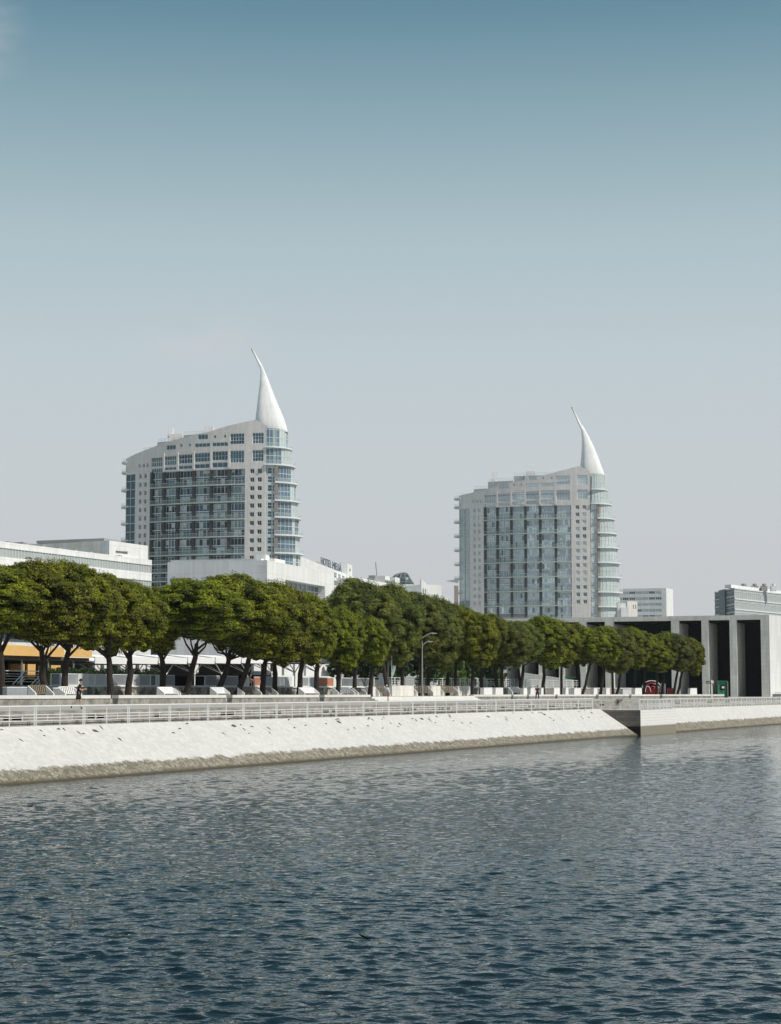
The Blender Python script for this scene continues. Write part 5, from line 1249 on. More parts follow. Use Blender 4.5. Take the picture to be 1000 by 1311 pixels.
# clipped hedge by the restaurants
for a, b, y0, lb in ((58, 118, 857, 'dark green hedge behind the grey screens under the orange awning'), (120, 205, 858, 'dark green hedge behind the screens under the white canopy')):
    pa, sa = on_u(a, -33.5); pb, sb = on_u(b, -33.5); zt_ = z_of(y0, (pa.y+pb.y)/2); rg = np.random.default_rng(a)
    c = 5000; ss = rg.uniform(sa, sb, c); uu_ = rg.uniform(-34.3, -32.9, c); zz_ = UG+rg.uniform(0, 1, c)**.6*(zt_-UG)*(1+.12*np.sin(ss*1.7)); mb = MB()
    for s_, u_, z_ in zip(ss, uu_, zz_):
        p = su(s_, u_, z_); d_1 = Vector(rg.normal(size=3)).normalized()*.11; d_2 = Vector(rg.normal(size=3)).normalized()*.08; mb.face([p+d_1, p-d_1*.5+d_2, p-d_1*.5-d_2])
    sbox(mb, sa, sb, -33.1, -34.1, UG, UG+(zt_-UG)*.75)
    tag(mb.build('hedge', M['leaf_dark']), lb, 'hedge', 'hedges by the restaurants')

# ================================================================== TERRACE FURNITURE
def up_panel(px0, px1, z0, z1, m, lb, slant=0, nsl=0, u=-30.1, grp='screens along the upper terrace'):
    sa = on_u(px0, u)[1]; sb = on_u(px1, u)[1]; t = thing('screen_panel', su((sa+sb)/2, u, z0), lb, 'screen', grp)
    F_, L_ = planeF(P2(sa, u), P2(sb, u)); mb = MB()
    if nsl:
        for i in range(nsl): a = L_*(i+.15)/nsl; b = L_*(i+.75)/nsl; mb.hexa([F_(a, z0+.06, .02), F_(b, z0+.06, .02), F_(b, z0+.06, -.02), F_(a, z0+.06, -.02), F_(a+slant, z1-.06, .02), F_(b+slant, z1-.06, .02), F_(b+slant, z1-.06, -.02), F_(a+slant, z1-.06, -.02)])
    else: mb.hexa([F_(.05, z0+.06, .02), F_(L_-.05, z0+.06, .02), F_(L_-.05, z0+.06, -.02), F_(.05, z0+.06, -.02), F_(.05+slant, z1-.06, .02), F_(L_-.05, z1-.06, .02), F_(L_-.05, z1-.06, -.02), F_(.05+slant, z1-.06, -.02)])
    mb.build('panel', m, t); mb = MB()
    fbox(mb, F_, 0, L_, z1-.058, z1, -.03, .03); fbox(mb, F_, 0, L_, z0, z0+.058, -.03, .03); fbox(mb, F_, 0, .05, z0+.06, z1-.06, -.03, .03); fbox(mb, F_, L_-.05, L_, z0+.06, z1-.06, -.03, .03)
    mb.build('frame', M['railw'], t); return t
UZ = 5.13
for (a, b, m, lb, sl, n_) in [
  (65, 76, 'greypanel', 'grey slanted screen just right of the second pine trunk', .3, 0), (77, 85.5, 'palepanel', 'pale narrow screen behind the third pine trunk', 0, 0),
  (86.5, 98.5, 'greypanel', 'dark grey screen just left of the running man', 0, 0), (99.5, 112, 'palepanel', 'white screen above the running man', 0, 0), (112.5, 121, 'palepanel', 'white screen right of the running man', 0, 0),
  (121.5, 137, 'palepanel', 'pale screen left of the trunk at the leftmost stair gap', 0, 0), (144, 164, 'greypanel', 'mid-grey screen between the trunks above the leftmost stair gap', 0, 0),
  (168.5, 177, 'palepanel', 'pale narrow screen right of the thin trunk', 0, 0), (178, 192, 'greypanel', 'dark grey screen left of the slatted blue one', 0, 0), (192.5, 199, 'bluepanel', 'blue slatted screen panel', 0, 5),
  (199.5, 204, 'palepanel', 'very narrow pale screen by the low-foliage pine', 0, 0), (211.5, 223, 'greypanel', 'grey screen right of the low-foliage pine', 0, 0),
  (263, 281, 'greypanel', 'grey screen left of the long slanting trunk', -.4, 0), (285.5, 304.5, 'greypanel', 'grey screen between the two right-leaning trunks', 0, 0), (311, 319, 'palepanel', 'white screen left of the seated figure', 0, 0),
  (339.5, 350, 'greypanel', 'grey screen between the thick upright trunk and its neighbour', 0, 0), (356, 366, 'palepanel', 'slatted pale screen right of the two upright trunks', 0, 6), (366.5, 373.5, 'palepanel', 'solid white screen right of the slatted pale one', 0, 0),
  (387, 395, 'greypanel', 'grey screen right of the leaning trunk in the middle', 0, 0), (396, 403.5, 'palepanel', 'white screen left of the red-brown panel', 0, 0), (408, 427, 'brickpanel', 'red-brown panel behind the thin pine', 0, 0),
  (437, 452, 'greypanel', 'ribbed grey screen right of the low-hanging pine', 0, 12), (456, 477, 'greypanel', 'ribbed grey screen at the left end of the pale steps', 0, 16)]:
    tt = up_panel(a, b, UZ, UZ+1.02-(.0 if a < 300 else .02), M[m], lb, sl, n_)
tt = up_panel(325, 333, UZ, UZ+.98, M['brickpanel'], 'small brick-coloured panel behind the seated figure')
up_panel(244, 262, UZ, UZ+1.0, M['railw'], 'white railing with horizontal bars right of the bare-limbed pine', 0, 0).name = 'bar_screen'
o = bpy.data.objects['bar_screen']; 
for ch in kids(o):
    if ch.name.startswith('panel'): bpy.data.objects.remove(ch)
sa, sb = on_u(244, -30.1)[1], on_u(262, -30.1)[1]; mb = MB()
for h in (.25, .45, .65): mb.bar(su(sa, -30.1, UZ+h), su(sb, -30.1, UZ+h), .05, .05)
mb.build('bars', M['railw'], o)
# far-left ramp railing with diagonal braces
sa, sb = on_u(-60, -29.0)[1], on_u(55, -29.0)[1]
tr = railing([P2(sa, -29.0), P2(sb, -29.0)], 5.13, 'white ramp railing with diagonal bars at the far left', 'railings on the terrace', 1.15, 6.1, False, (.28, .5, .72, .9), 'ramp_railing')
for a in (16, 40):
    s0_ = on_u(a, -29.0)[1]; s1_2 = on_u(a+15, -29.0)[1]; mb = MB(); mb.bar(su(s0_, -28.96, 5.2), su(s1_2, -28.96, 6.25), .05, .06)
    for f in (.35, .6): mb.bar(su(s0_+(s1_2-s0_)*f, -28.97, 5.2), su(s1_2, -28.97, 5.2+1.05*(1-f)), .04, .05)
    mb.build('diagonal_bars', M['railw'], tr)
mb = MB(); sbox(mb, sa, sb, -28.9, -29.85, 4.06, 5.12); tag(mb.build('ramp_wall', M['stonewall']), 'low rubble ramp wall under the white ramp railing, far left', 'wall')
# railings on the right part of the upper terrace
railing([P2(on_u(479, -30.15)[1], -30.15), P2(on_u(600, -30.15)[1], -30.15)], 5.13, 'white railing behind the brown benches in the middle', 'railings on the terrace', 1.1, 3.2, True, (.3, .55, .8), 'terrace_railing')
railing([P2(on_u(602, -30.15)[1], -30.15), P2(on_u(742, -30.15)[1], -30.15)], 5.13, 'pale railing behind the pines in front of the concrete pavilion', 'railings on the terrace', 1.1, 3.2, True, (.3, .55, .8), 'terrace_railing')

def bench(px0, px1, uo, z_h, label, slats, m, m_side, flare=True, grp='slatted benches on the terrace', solid=False):
    pa = wall_s(px0, uo); pb = wall_s(px1, uo); a = su(pa, wall_u(pa)+uo); b = su(pb, wall_u(pb)+uo)
    A = Vector((a.x, a.y)); B = Vector((b.x, b.y)); F_, L_ = planeF(A, B); t = thing('bench', (((a.x+b.x)/2), (a.y+b.y)/2, 4.05), label, 'bench', grp)
    z0 = 4.05; h = z_h; mb = MB()
    if solid: mb.hexa([F_(.12, z0+.12, .12), F_(L_-.12, z0+.12, .12), F_(L_-.12, z0+.12, .06), F_(.12, z0+.12, .06), F_(.12, z0+h, -.06), F_(L_-.12, z0+h, -.06), F_(L_-.12, z0+h, -.12), F_(.12, z0+h, -.12)])
    else:
        n_ = slats
        for i in range(n_):
            x = .12+(L_-.24)*(i+.2)/n_; w = (L_-.24)*.55/n_
            mb.hexa([F_(x, z0+.42, .02), F_(x+w, z0+.42, .02), F_(x+w, z0+.42, -.03), F_(x, z0+.42, -.03), F_(x, z0+h, -.10), F_(x+w, z0+h, -.10), F_(x+w, z0+h, -.15), F_(x, z0+h, -.15)])
        fbox(mb, F_, .12, L_-.12, z0+h+.003, z0+h+.06, -.16, -.09); 
    mb.build('backrest', m, t); mb = MB(); 
    for i in range(4): fbox(mb, F_, .13, L_-.13, z0+.38, z0+.42, .06+.11*i, .15+.11*i)
    mb.build('seat', m if not solid else m_side, t)
    for x in (0, L_-.12):
        mb = MB(); f = .14 if flare else 0
        mb.hexa([F_(x-f*(x < .1), z0, .55), F_(x+.12+f*(x > .1), z0, .55), F_(x+.12, z0, -.2), F_(x, z0, -.2), F_(x, z0+.45, .5), F_(x+.12, z0+.45, .5), F_(x+.12, z0+h, -.17), F_(x, z0+h, -.17)])
        mb.build('side_panel', m_side, t)
    return t
W_ = M['benchwhite']
for (a, b, uo, h, lb, n_, m, ms, so_) in [
  (38, 62, -1.6, 1.0, 'dark slatted bench with white ends at the far left', 9, 'wood', 'benchwhite', False), (76, 97, -1.6, .9, 'white slatted bench left of the running man', 8, 'benchwhite', 'benchwhite', False),
  (203, 222, -1.6, .95, 'tilted white bench back below the low-foliage pine', 1, 'benchwhite', 'benchwhite', True), (224, 236, -2.4, .9, 'small dark slatted bench left of the bare-limbed pine', 6, 'wood', 'benchwhite', False),
  (271, 288, -1.8, .95, 'tilted pale bench back left of the second stair gap', 1, 'palepanel', 'benchwhite', True), (306, 329, -1.8, .95, 'dark slatted bench with white ends below the seated figure', 11, 'wood', 'benchwhite', False),
  (339, 350, -3.2, .9, 'short slatted bench between two upright trunks', 6, 'wood', 'benchwhite', False), (384, 403, -1.8, .95, 'tilted white bench back right of the leaning middle trunk', 1, 'benchwhite', 'benchwhite', True),
  (428, 449, -3.0, .95, 'grey slatted bench right of the third stair gap', 9, 'greypanel', 'benchwhite', False), (453, 464, -3.4, .9, 'short brown slatted bench left of the small low-crowned pine', 6, 'wood', 'benchwhite', False),
  (480, 494, -5.0, 1.15, 'brown slatted bench left of the pale walking figure', 8, 'wood', 'benchwhite', False), (529, 550, -5.0, 1.15, 'brown slatted bench with white flared ends behind the double-arm lamp', 10, 'wood', 'benchwhite', False),
  (563, 582.5, -5.0, 1.15, 'rightmost brown slatted bench with white flared ends', 10, 'wood', 'benchwhite', False), (652, 665, -4.0, 1.1, 'grey slatted bench left of the forked pine', 7, 'greypanel', 'benchwhite', False)]:
    bench(a, b, uo, h, lb, n_, M[m], M[ms], so_ is False, solid=so_)
def slab_block(px0, px1, uo, h, label, m, d=.35, name='stone_screen', cat='low screen', grp='grey stone screens on the terrace', tilt=.0):
    pa = wall_s(px0, uo); pb = wall_s(px1, uo); a = su(pa, wall_u(pa)+uo); b = su(pb, wall_u(pb)+uo); F_, L_ = planeF((a.x, a.y), (b.x, b.y))
    mb = MB(); z0 = 4.05; f = tilt
    mb.hexa([F_(0, z0, d/2), F_(L_, z0, d/2), F_(L_, z0, -d/2), F_(0, z0, -d/2), F_(f, z0+h, d/2), F_(L_-f*.4, z0+h, d/2), F_(L_-f*.4, z0+h, -d/2), F_(f, z0+h, -d/2)])
    t = thing(name, ((a.x+b.x)/2, (a.y+b.y)/2, z0), label, cat, grp); mb.build('slab', m, t); mb = MB(); fbox(mb, F_, f, L_-f*.4, z0+h+.002, z0+h+.06, -d/2-.02, d/2+.02); mb.build('coping', W_, t)
slab_block(6, 32, -1.2, .85, 'dark grey low screen at the far left, under the ramp railing', M['greypanel']); slab_block(65, 75, -1.8, .8, 'small dark grey screen left of the white slatted bench', M['greypanel'])
slab_block(500, 528, -5, 1.15, 'widest pale grey stone screen, right of the pale walking figure', M['concrete']); slab_block(550.5, 562.5, -5, 1.15, 'narrow grey stone screen between the two flared benches', M['concrete']); slab_block(584.5, 603, -5, 1.15, 'grey stone screen at the right end of the wide steps', M['concrete'])
slab_block(470, 479, -4, 1.0, 'narrow grey screen by the small low-crowned pine', M['concrete'])
for a, b, lb in ((617, 628, 'first small white seat block right of the wide steps'), (632, 642, 'white seat block under the left-leaning pine'), (668, 673, 'thin white seat block right of the forked pine'), (677, 685, 'white seat block left of the person in black'),
                 (690.5, 694, 'narrow white seat block at the back of the person in black'), (707, 715, 'white seat block between two straight pines'), (722, 726, 'thin white seat block right of a straight pine'), (733, 742, 'white seat block left of the crossing pines'),
                 (758, 763, 'thin white seat block left of the pine above the stone pier'), (774, 779, 'thin white seat block right of the pine above the stone pier'), (811, 820, 'white seat block left of the red kiosk'), (882, 891, 'white box on the wall right of the last pine')):
    slab_block(a, b, -2.6, .95, lb, W_, .5, 'seat_block', 'seat block', 'small white seat blocks on the terrace', .1)
slab_block(795, 806, -2.6, .75, 'pale grey box left of the red kiosk', M['palepanel'], .6, 'storage_box', 'box', None)

# street lamps
def lamp(px, uo, ztop, arms, label, pole=True):
    s = wall_s(px, uo); b = su(s, wall_u(s)+uo, 4.05); t = thing('street_lamp', b, label, 'street lamp', 'curved street lamps among the pines'); k = b.y/2411.0
    mb = MB(); mb.tube([b, b+Vector((0, 0, ztop-4.05))], [.10, .06], 8); mb.prism([(b.x+.22*math.cos(a_), b.y+.22*math.sin(a_)) for a_ in [i*.785 for i in range(8)]], 4.05, 4.35); mb.build('pole', M['polemetal'], t)
    for (y0, dx, y1) in arms:
        z0_, z1_ = z_of(y0, b.y, px), z_of(y1, b.y, px); dxm = dx*k; pts = []
        for i in range(9): f = i/8; pts.append((b.x+dxm*f, b.y, z0_+(z1_-z0_)*math.sin(f*math.pi/2)))
        mb = MB(); mb.tube(pts, [.07]*7+[.09, .10], 6); a_ = mb.build('arm', M['polemetal'], t)
        mb = MB(); e = Vector(pts[-1]); sgn = 1 if dx > 0 else -1; mb.hexa([e+Vector((-.1*sgn, -.14, -.12)), e+Vector((.5*sgn, -.14, -.06)), e+Vector((.5*sgn, .14, -.06)), e+Vector((-.1*sgn, .14, -.12)), e+Vector((-.1*sgn, -.1, .06)), e+Vector((.45*sgn, -.06, 0)), e+Vector((.45*sgn, .06, 0)), e+Vector((-.1*sgn, .1, .06))]); mb.build('lamp_head', M['polemetal'], a_)
lamp(540.6, -4.6, z_of(816, 205, 540), [(817, 14, 810.5), (827, 9, 821)], 'tall street lamp with two curved arms reaching right, in front of the brownish pines')
lamp(497, -8.5, z_of(828, 215, 497), [(828, 34, 813)], 'street lamp whose single long arm curves up and right through the pine branches')
# feather flag
s = wall_s(501.5, -7.5); b = su(s, wall_u(s)-7.5, 4.05); t = thing('feather_flag', b, 'white pole with a pale green feather flag between the trunks', 'flag')
mb = MB(); zt_ = z_of(839, b.y, 501); mb.tube([b, Vector((b.x, b.y, zt_))], .05, 6); mb.build('pole', M['railw'], t)
mb = MB(); z1_ = z_of(852, b.y, 501); z0_ = z_of(867, b.y, 501); pts = [(b.x+.04, b.y, z0_), (b.x+.25, b.y+.03, z0_+.25), (b.x+.45, b.y+.06, (z0_+z1_)/2+.2), (b.x+.5, b.y+.03, z1_), (b.x+.1, b.y, z1_+.02)]
mb.face(pts); mb.face([(p[0], p[1]+.015, p[2]) for p in reversed(pts)]); mb.build('banner', mat('pale_green_flag', (.42, .55, .48), .8, .05, 2), t)
mb = MB(); pA, _ = on_u(478.5, -36); zz_ = 5.1
# white post of the canopy end
mb.tube([(pA.x-4.5, pA.y, zz_), (pA.x-4.5, pA.y, z_of(852, pA.y, 478))], .08, 6); tag(mb.build('white_post', M['railw']), 'plain thin white post right of the canopy end', 'post')
# signpost, green kiosk, red kiosk, bollard
p = at(911.5, 889, 283); t = thing('signpost', (p.x, p.y, 3.55), 'white post with small dark direction boards before the concrete pavilion', 'signpost'); mb = MB()
mb.box(p.x-.09, p.x+.09, p.y-.09, p.y+.09, 3.55, z_of(870.5, 283)); mb.build('post', M['railw'], t)
for (x0, x1, y0, y1, m) in ((903.5, 909.3, 872, 873.5, 'winglass'), (903.5, 909.3, 874, 875.2, 'winglass'), (910, 913.5, 871.5, 874.5, 'railw'), (912.2, 914, 875, 877, 'brickpanel')):
    a = at(x0, y0, 283); b = at(x1, y1, 283); mb = MB(); mb.box(a.x, b.x, p.y-.14, p.y-.10, b.z, a.z); mb.build('sign_board', M[m], t)
p = at(924.5, 892, 300); a = at(919.5, 872.5, 300); b = at(930.5, 872.5, 300); t = thing('green_kiosk', (p.x, p.y, 3.55), 'green ticket kiosk with a dark hatch in front of the pavilion bays', 'kiosk'); z1_ = a.z
mb = MB(); mb.hexa([(a.x, 300, 3.55), (b.x, 300.2, 3.55), (b.x+.3, 302, 3.55), (a.x+.2, 302, 3.55), (a.x, 300, z1_), (b.x, 300.2, z1_), (b.x+.3, 302, z1_), (a.x+.2, 302, z1_)]); mb.build('cabin', M['greenp'], t)
mb = MB(); mb.box(a.x-.06, b.x+.1, 299.8, 302.1, z1_+.003, z1_+.12); mb.build('roof', M['greenp'], t)
mb = MB(); mb.box(a.x+.35, a.x+1.0, 299.93, 299.99, z1_-1.35, z1_-.6); mb.build('hatch', M['dark'], t)
mb = MB(); mb.box(a.x+.55, a.x+.95, 299.88, 299.925, z1_-1.1, z1_-.75); mb.build('notice', M['tower'], t)
mb = MB(); mb.box(b.x+.08, b.x+.2, 299.9, 301, 3.55, z1_); mb.build('door_edge', M['brown'], t)
s = on_u(835, -26)[1]; pa = at(822.5, 889, 296); pb = at(846.5, 889, 296); t = thing('red_kiosk', ((pa.x+pb.x)/2, 297, 3.55), 'rounded red kiosk with a clear bubble canopy behind thin pine trunks', 'kiosk')
mb = MB(); w = (pb.x-pa.x); r0 = 0
mb.prism([((pa.x+pb.x)/2+w*.42*math.cos(k*math.pi/10), 297+1.2*math.sin(k*math.pi/10)) for k in range(20)], 3.56, z_of(880.5, 296), 0, True, True); mb.build('counter', M['red'], t)
mb = MB(); n_ = 14; cxm = (pa.x+pb.x)/2; zb = z_of(881, 296); zh = z_of(871.5, 296)-zb
for i in range(n_):
    a0_, a1_ = math.pi*i/n_, math.pi*(i+1)/n_
    for y0, y1 in ((296, 298),): mb.face([(cxm+w/2*math.cos(a0_), y0, zb+zh*math.sin(a0_)), (cxm+w/2*math.cos(a1_), y0, zb+zh*math.sin(a1_)), (cxm+w/2*math.cos(a1_), y1, zb+zh*math.sin(a1_)), (cxm+w/2*math.cos(a0_), y1, zb+zh*math.sin(a0_))])
mb.build('canopy_shell', M['railglass'], t)
for r_, y_ in ((.5, 295.95), (.33, 295.9)):
    mb = MB(); mb.tube([(cxm+w*r_*math.cos(math.pi*i/16), y_, zb+zh*(r_*2)*math.sin(math.pi*i/16)) for i in range(17)], .07 if r_ > .4 else .09, 6); mb.build('canopy_hoop', M['railw'] if r_ > .4 else M['red'], t)
for dx, w_, m in ((-.22, .16, 'palepanel'), (.05, .2, 'red'), (.3, .12, 'palepanel')):
    mb = MB(); mb.tube([(cxm+w*dx+w*w_*.9*math.cos(math.pi*i/10), 295.7, z_of(886, 296)+ .9*math.sin(math.pi*i/10)) for i in range(11)], .08, 6); mb.build('curved_trim', M[m], t)
p = at(849, 889, 295); mb = MB(); mb.prism([(p.x+.42*math.cos(k*math.pi/6), 295+.42*math.sin(k*math.pi/6)) for k in range(12)], 3.56, z_of(875.5, 295), 0, True); mb.prism([(p.x+.25*math.cos(k*math.pi/6), 295+.25*math.sin(k*math.pi/6)) for k in range(12)], z_of(875.4, 295), z_of(874.3, 295))
tag(mb.build('white_cylinder', W_), 'white rounded column right of the red kiosk', 'column')
p = at(860, 888, 293); mb = MB(); mb.box(p.x-.55, p.x+.5, 293, 294, 3.56, z_of(881, 293)); mb.box(p.x-.4, p.x-.1, 292.8, 293, z_of(887, 293), z_of(882.5, 293)); tag(mb.build('red_box', M['red']), 'small red box right of the white rounded column', 'box')
p = at(994, 889, 330); t = thing('bollard', (p.x, p.y, 3.55), 'grey louvred bollard box beside the white end wall, right edge', 'bollard'); mb = MB(); mb.box(p.x-.9, p.x+.6, 328, 329, 3.55, z_of(888.5, 328)); mb.build('cabinet', M['roofgrey'], t)
mb = MB()
for i in range(4): mb.box(p.x-.7, p.x+.4, 327.92, 327.99, 3.9+i*.15, 3.96+i*.15)
mb.build('louvre', M['polemetal'], t)

# ================================================================== PEOPLE
def skinned(name, chains, m, parent, sub=2):
    # chains: list of lists of (pos, radius); the first vertex of later chains is joined to the nearest vertex of the earlier ones
    V = []; Rr = []; E_ = []
    for ch in chains:
        prev = None
        for i, (p, r) in enumerate(ch):
            p = Vector(p)
            if i == 0 and V:
                j = min(range(len(V)), key=lambda k: (V[k]-p).length)
                if (V[j]-p).length < 1e-4: prev = j; continue
                V.append(p); Rr.append(r); E_.append((j, len(V)-1)); prev = len(V)-1; continue
            V.append(p); Rr.append(r)
            if prev is not None: E_.append((prev, len(V)-1))
            prev = len(V)-1
    me = bpy.data.meshes.new(name); me.from_pydata([tuple(v) for v in V], E_, []); o = bpy.data.objects.new('tmpskin', me); COL.objects.link(o)
    md = o.modifiers.new('s', 'SKIN'); md.use_smooth_shade = True
    if not me.skin_vertices: 
        me.attributes.new('x', 'FLOAT', 'POINT')
    try: sv = me.skin_vertices[0].data
    except Exception:
        bpy.context.view_layer.objects.active = o; sv = None
    if sv is not None:
        for i, r in enumerate(Rr): sv[i].radius = (r, r); sv[i].use_root = (i == 0)
    s2 = o.modifiers.new('d', 'SUBSURF'); s2.levels = sub; s2.render_levels = sub
    dg = bpy.context.evaluated_depsgraph_get(); dg.update(); nm = bpy.data.meshes.new_from_object(o.evaluated_get(dg)); bpy.data.objects.remove(o)
    nm.materials.clear(); nm.materials.append(m); nm.name = name; ob = bpy.data.objects.new(name, nm); COL.objects.link(ob); ob.parent = parent; return ob
def ellipsoid(name, c, r, m, parent, cut=-9, rot=0):
    mb = MB(); k1, k2 = 10, 14
    for i in range(k1+1):
        ph = -math.pi/2+math.pi*i/k1
        for j in range(k2):
            an = 2*math.pi*j/k2; mb.v.append((c[0]+r[0]*math.cos(ph)*math.cos(an), c[1]+r[1]*math.cos(ph)*math.sin(an), c[2]+max(cut, r[2]*math.sin(ph))))
    for i in range(k1):
        for j in range(k2): mb.f.append((i*k2+j, i*k2+(j+1) % k2, (i+1)*k2+(j+1) % k2, (i+1)*k2+j)); mb.m.append(0)
    me = bpy.data.meshes.new(name); me.from_pydata(mb.v, [], mb.f); me.materials.append(m); me.polygons.foreach_set('use_smooth', [True]*len(mb.f)); o = bpy.data.objects.new(name, me); COL.objects.link(o); o.parent = parent; return o
def person(loc, rotz, label, J, shirt, shorts, shoe, scale=1.0, long_trousers=False, hairm='hair'):
    """J: joints in metres, facing +X; keys pelvis chest neck head shL elL haL shR elR haR hipL knL anL toL hipR knR anR toR"""
    t = thing('person', loc, label, 'person', None); t.rotation_euler = (0, 0, rotz); t.scale = (scale,)*3
    V_ = {k: Vector(v) for k, v in J.items()}
    ch = [[(V_['pelvis'], .13), ((V_['pelvis']+V_['chest'])/2, .115), (V_['chest'], .135), (V_['neck'], .06), (V_['head']-Vector((0, 0, .06)), .06), (V_['head'], .098), (V_['head']+Vector((.005, 0, .09)), .085)]]
    for s_ in 'LR':
        ch.append([(V_['chest'], .1), (V_['sh'+s_], .062), (V_['el'+s_], .043), (V_['ha'+s_], .028)])
        ch.append([(V_['pelvis'], .1), (V_['hip'+s_], .095), ((V_['hip'+s_]+V_['kn'+s_])/2, .08), (V_['kn'+s_], .055), ((V_['kn'+s_]*.65+V_['an'+s_]*.35), .056), (V_['an'+s_], .036), (V_['to'+s_], .033)])
        d_ = (V_['ha'+s_]-V_['el'+s_]).normalized(); pal = V_['ha'+s_]+d_*.07; sd_ = Vector((0, 1 if s_ == 'L' else -1, 0)); lat = d_.cross(sd_).normalized()
        ch.append([(V_['ha'+s_], .028), (pal, .030)])
        for q_ in range(4):
            o_ = lat*(-.027+.018*q_); ln = (.065, .075, .07, .055)[q_]; curl = sd_*-.015
            ch.append([(pal, .02), (pal+d_*.02+o_, .0085), (pal+d_*(.02+ln*.5)+o_+curl*.5, .008), (pal+d_*(.02+ln)*.93+o_+curl*1.8, .007)])
        ch.append([(V_['ha'+s_]+d_*.0, .028), (V_['ha'+s_]+d_*.03-lat*.035, .0095), (V_['ha'+s_]+d_*.065-lat*.045-sd_*.01, .008)])
    body = skinned('body', ch, M['skin'], t)
    hd = V_['head']+Vector((0, 0, .03))
    ellipsoid('hair', hd+Vector((-.018, 0, .035)), (.112, .098, .112), M[hairm], t, cut=-.035)
    ellipsoid('nose', hd+Vector((.105, 0, -.02)), (.018, .013, .022), M['skin'], t)
    for y_ in (.032, -.032): ellipsoid('eye', hd+Vector((.094, y_, .008)), (.010, .014, .008), M['dark'], t)
    for y_ in (.094, -.094): ellipsoid('ear', hd+Vector((0, y_, -.01)), (.02, .012, .03), M['skin'], t)
    ellipsoid('mouth', hd+Vector((.092, 0, -.062)), (.010, .024, .006), M['redcloth'], t)
    sc_ = [[(V_['pelvis']+Vector((0, 0, -.10)), .15), (V_['pelvis']+Vector((0, 0, -.02)), .165), ((V_['pelvis']+V_['chest'])/2, .145), (V_['chest'], .165), (V_['neck']-Vector((0, 0, .05)), .08)]]
    for s_ in 'LR': sc_.append([(V_['chest'], .12), (V_['sh'+s_], .083), (V_['sh'+s_]+(V_['el'+s_]-V_['sh'+s_])*.7, .068)])
    skinned('shirt', sc_, M[shirt], t)
    tc_ = [[(V_['pelvis']+Vector((0, 0, .12)), .14), (V_['pelvis']+Vector((0, 0, .05)), .15), (V_['pelvis'], .155)]]
    for s_ in 'LR':
        e = [(V_['pelvis'], .12), (V_['hip'+s_], .118), (V_['hip'+s_]+(V_['kn'+s_]-V_['hip'+s_])*.5, .105), (V_['hip'+s_]+(V_['kn'+s_]-V_['hip'+s_])*.86, .1)]
        if long_trousers: e += [(V_['kn'+s_], .078), (V_['an'+s_]+Vector((0, 0, .02)), .062)]
        tc_.append(e)
    skinned('trousers' if long_trousers else 'shorts', tc_, M[shorts], t)
    for s_ in 'LR': skinned('shoe', [[(V_['an'+s_]+Vector((0, 0, -.02)), .05), (V_['an'+s_]*.4+V_['to'+s_]*.6, .046), (V_['to'+s_], .038)]], M[shoe], t, 1)
    return t
run = dict(pelvis=(0, 0, .93), chest=(.06, 0, 1.30), neck=(.09, 0, 1.47), head=(.13, 0, 1.61), shL=(.06, .19, 1.40), elL=(-.12, .24, 1.16), haL=(.12, .2, 1.10), shR=(.07, -.19, 1.40), elR=(.08, -.25, 1.12), haR=(.33, -.16, 1.16),
           hipL=(0, .09, .90), knL=(.10, .10, .50), anL=(.12, .1, .10), toL=(.28, .1, .05), hipR=(0, -.09, .90), knR=(-.12, -.09, .50), anR=(-.42, -.09, .22), toR=(-.40, -.09, .06))
p, s = on_u(100.5, -3.7, 909); jog = person((p.x, p.y, 3.56), 0.15, 'running man in black shirt and black shorts on the promenade, left', run, 'blackcloth', 'blackcloth', 'blackcloth', 1.04)
walk = dict(pelvis=(0, 0, .92), chest=(.10, 0, 1.27), neck=(.17, 0, 1.42), head=(.25, 0, 1.54), shL=(.1, .19, 1.37), elL=(.10, .26, 1.10), haL=(.26, .24, .90), shR=(.12, -.19, 1.37), elR=(.06, -.26, 1.10), haR=(.10, -.24, .86),
            hipL=(0, .09, .89), knL=(.08, .1, .49), anL=(.02, .1, .09), toL=(.18, .1, .04), hipR=(0, -.09, .89), knR=(.10, -.09, .50), anR=(.16, -.09, .09), toR=(.32, -.09, .04))
p, s = on_u(498, -15.5, 897); person((p.x, p.y, 3.56), 2.9, 'stooping person in pale grey top and faded red shorts by the wide steps', walk, 'greycloth', 'redcloth', 'shoe', 1.0, hairm='greycloth')
stand = dict(pelvis=(0, 0, .93), chest=(.0, 0, 1.31), neck=(.01, 0, 1.47), head=(.03, 0, 1.60), shL=(0, .2, 1.41), elL=(-.03, .27, 1.13), haL=(.10, .22, .92), shR=(0, -.2, 1.41), elR=(-.03, -.28, 1.13), haR=(.05, -.3, .88),
             hipL=(0, .1, .9), knL=(.02, .16, .49), anL=(0, .2, .09), toL=(.16, .22, .04), hipR=(0, -.1, .9), knR=(.02, -.16, .49), anR=(0, -.19, .09), toR=(.16, -.22, .04))
p, s = on_u(688, -18.0, 895); person((p.x, p.y, 3.56), -1.3, 'standing person all in black with legs apart on the promenade, right of centre', stand, 'blackcloth', 'blackcloth', 'blackcloth', 1.02, True)
sit = dict(pelvis=(0, 0, .50), chest=(.04, 0, .86), neck=(.06, 0, 1.02), head=(.09, 0, 1.15), shL=(.03, .19, .96), elL=(.08, .25, .70), haL=(.30, .2, .62), shR=(.03, -.19, .96), elR=(.08, -.25, .70), haR=(.30, -.2, .62),
           hipL=(.02, .1, .48), knL=(.42, .12, .50), anL=(.46, .12, .09), toL=(.62, .12, .04), hipR=(.02, -.1, .48), knR=(.42, -.12, .50), anR=(.5, -.12, .09), toR=(.66, -.12, .04))
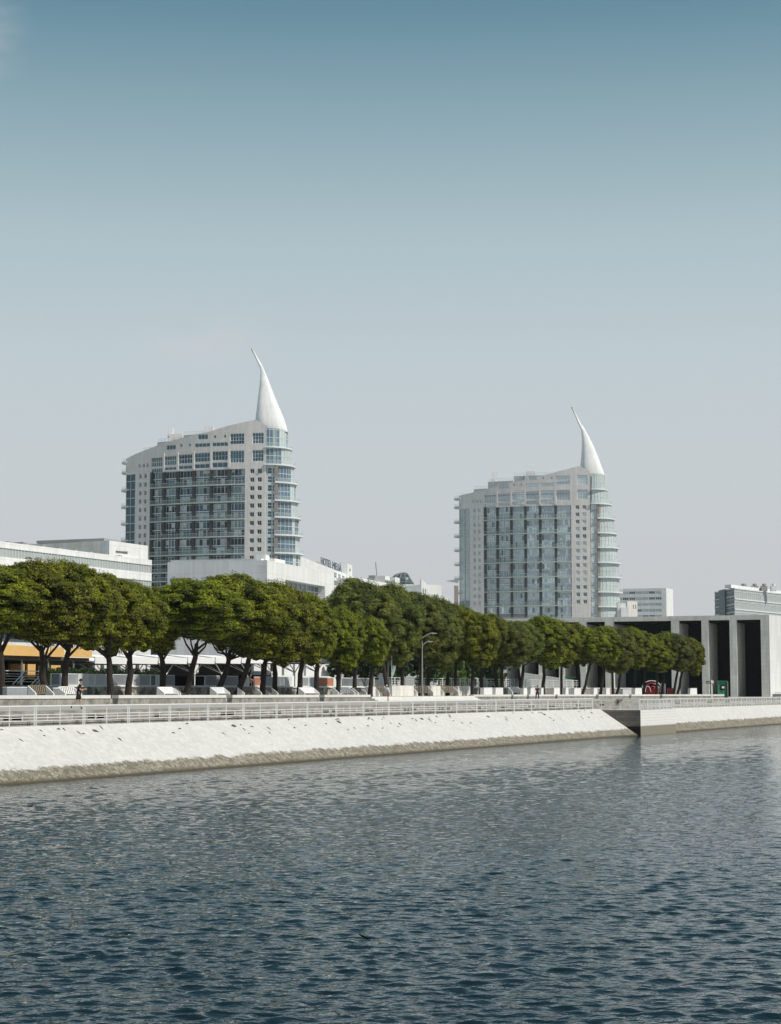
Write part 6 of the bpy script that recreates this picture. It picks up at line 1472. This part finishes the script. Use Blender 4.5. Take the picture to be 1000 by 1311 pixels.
p, s = on_u(320, -31.2); person((p.x, p.y, 5.16), 0.0, 'seated person in dark top and red trousers on the upper terrace', sit, 'blackcloth', 'redcloth', 'blackcloth', 1.0, True)
mb = MB(); b0 = Vector((p.x, p.y, 5.11)); mb.box(b0.x-.25, b0.x+.22, b0.y-.24, b0.y+.24, 5.48, 5.53)
t = thing('chair', b0, 'dark chair under the seated person in red trousers', 'chair'); mb.build('seat', M['wood'], t)
for dx in (-.22, .19):
    for dy in (-.21, .21): mb = MB(); mb.box(b0.x+dx-.02, b0.x+dx+.02, b0.y+dy-.02, b0.y+dy+.02, 5.11, 5.48); mb.build('leg', M['polemetal'], t)
mb = MB(); mb.box(b0.x-.30, b0.x-.26, b0.y-.24, b0.y+.24, 5.53, 6.0); mb.build('backrest', M['wood'], t)
p, s = on_u(437.5, -31.5); person((p.x, p.y, 5.11), -1.0, 'pale-clothed standing person behind the grey ribbed screen, middle', stand, 'greycloth', 'greycloth', 'shoe', .98, True)
# driftwood stick in the water
p = at(466, 1201, 1); r = ray(467, 1202); k = -CAMZ/r.z; p = Vector((r.x*k, r.y*k, 0))
mb = MB(); mb.tube([p+Vector((-.10, .16, .06)), p+Vector((0, .02, .03)), p+Vector((.12, -.10, -.02))], [.018, .014, .024], 8); mb.tube([p+Vector((.0, .02, .02)), p+Vector((.09, .05, .0))], [.012, .006], 6)
tag(mb.build('floating_stick', M['dark']), 'short dark stick floating on the water near the bottom centre', 'stick')

# ================================================================== HAZE
mb = MB(); mb.box(-420, 560, -30, 1010, -2, 135)

me = bpy.data.meshes.new('haze'); me.from_pydata([tuple(v) for v in mb.v], [], mb.f); hz = bpy.data.objects.new('haze', me); COL.objects.link(hz)
hm = bpy.data.materials.new('thin_haze'); hm.use_nodes = True; hn = hm.node_tree.nodes; hn.clear(); ho = hn.new('ShaderNodeOutputMaterial'); hv = hn.new('ShaderNodeVolumePrincipled')
hv.inputs['Color'].default_value = (.80, .86, .92, 1); hv.inputs['Density'].default_value = .00007; hv.inputs['Anisotropy'].default_value = .2
hm.node_tree.links.new(hv.outputs[0], ho.inputs['Volume']); me.materials.append(hm)
tag(hz, 'thin pale haze over the harbour', 'haze', kind='stuff')
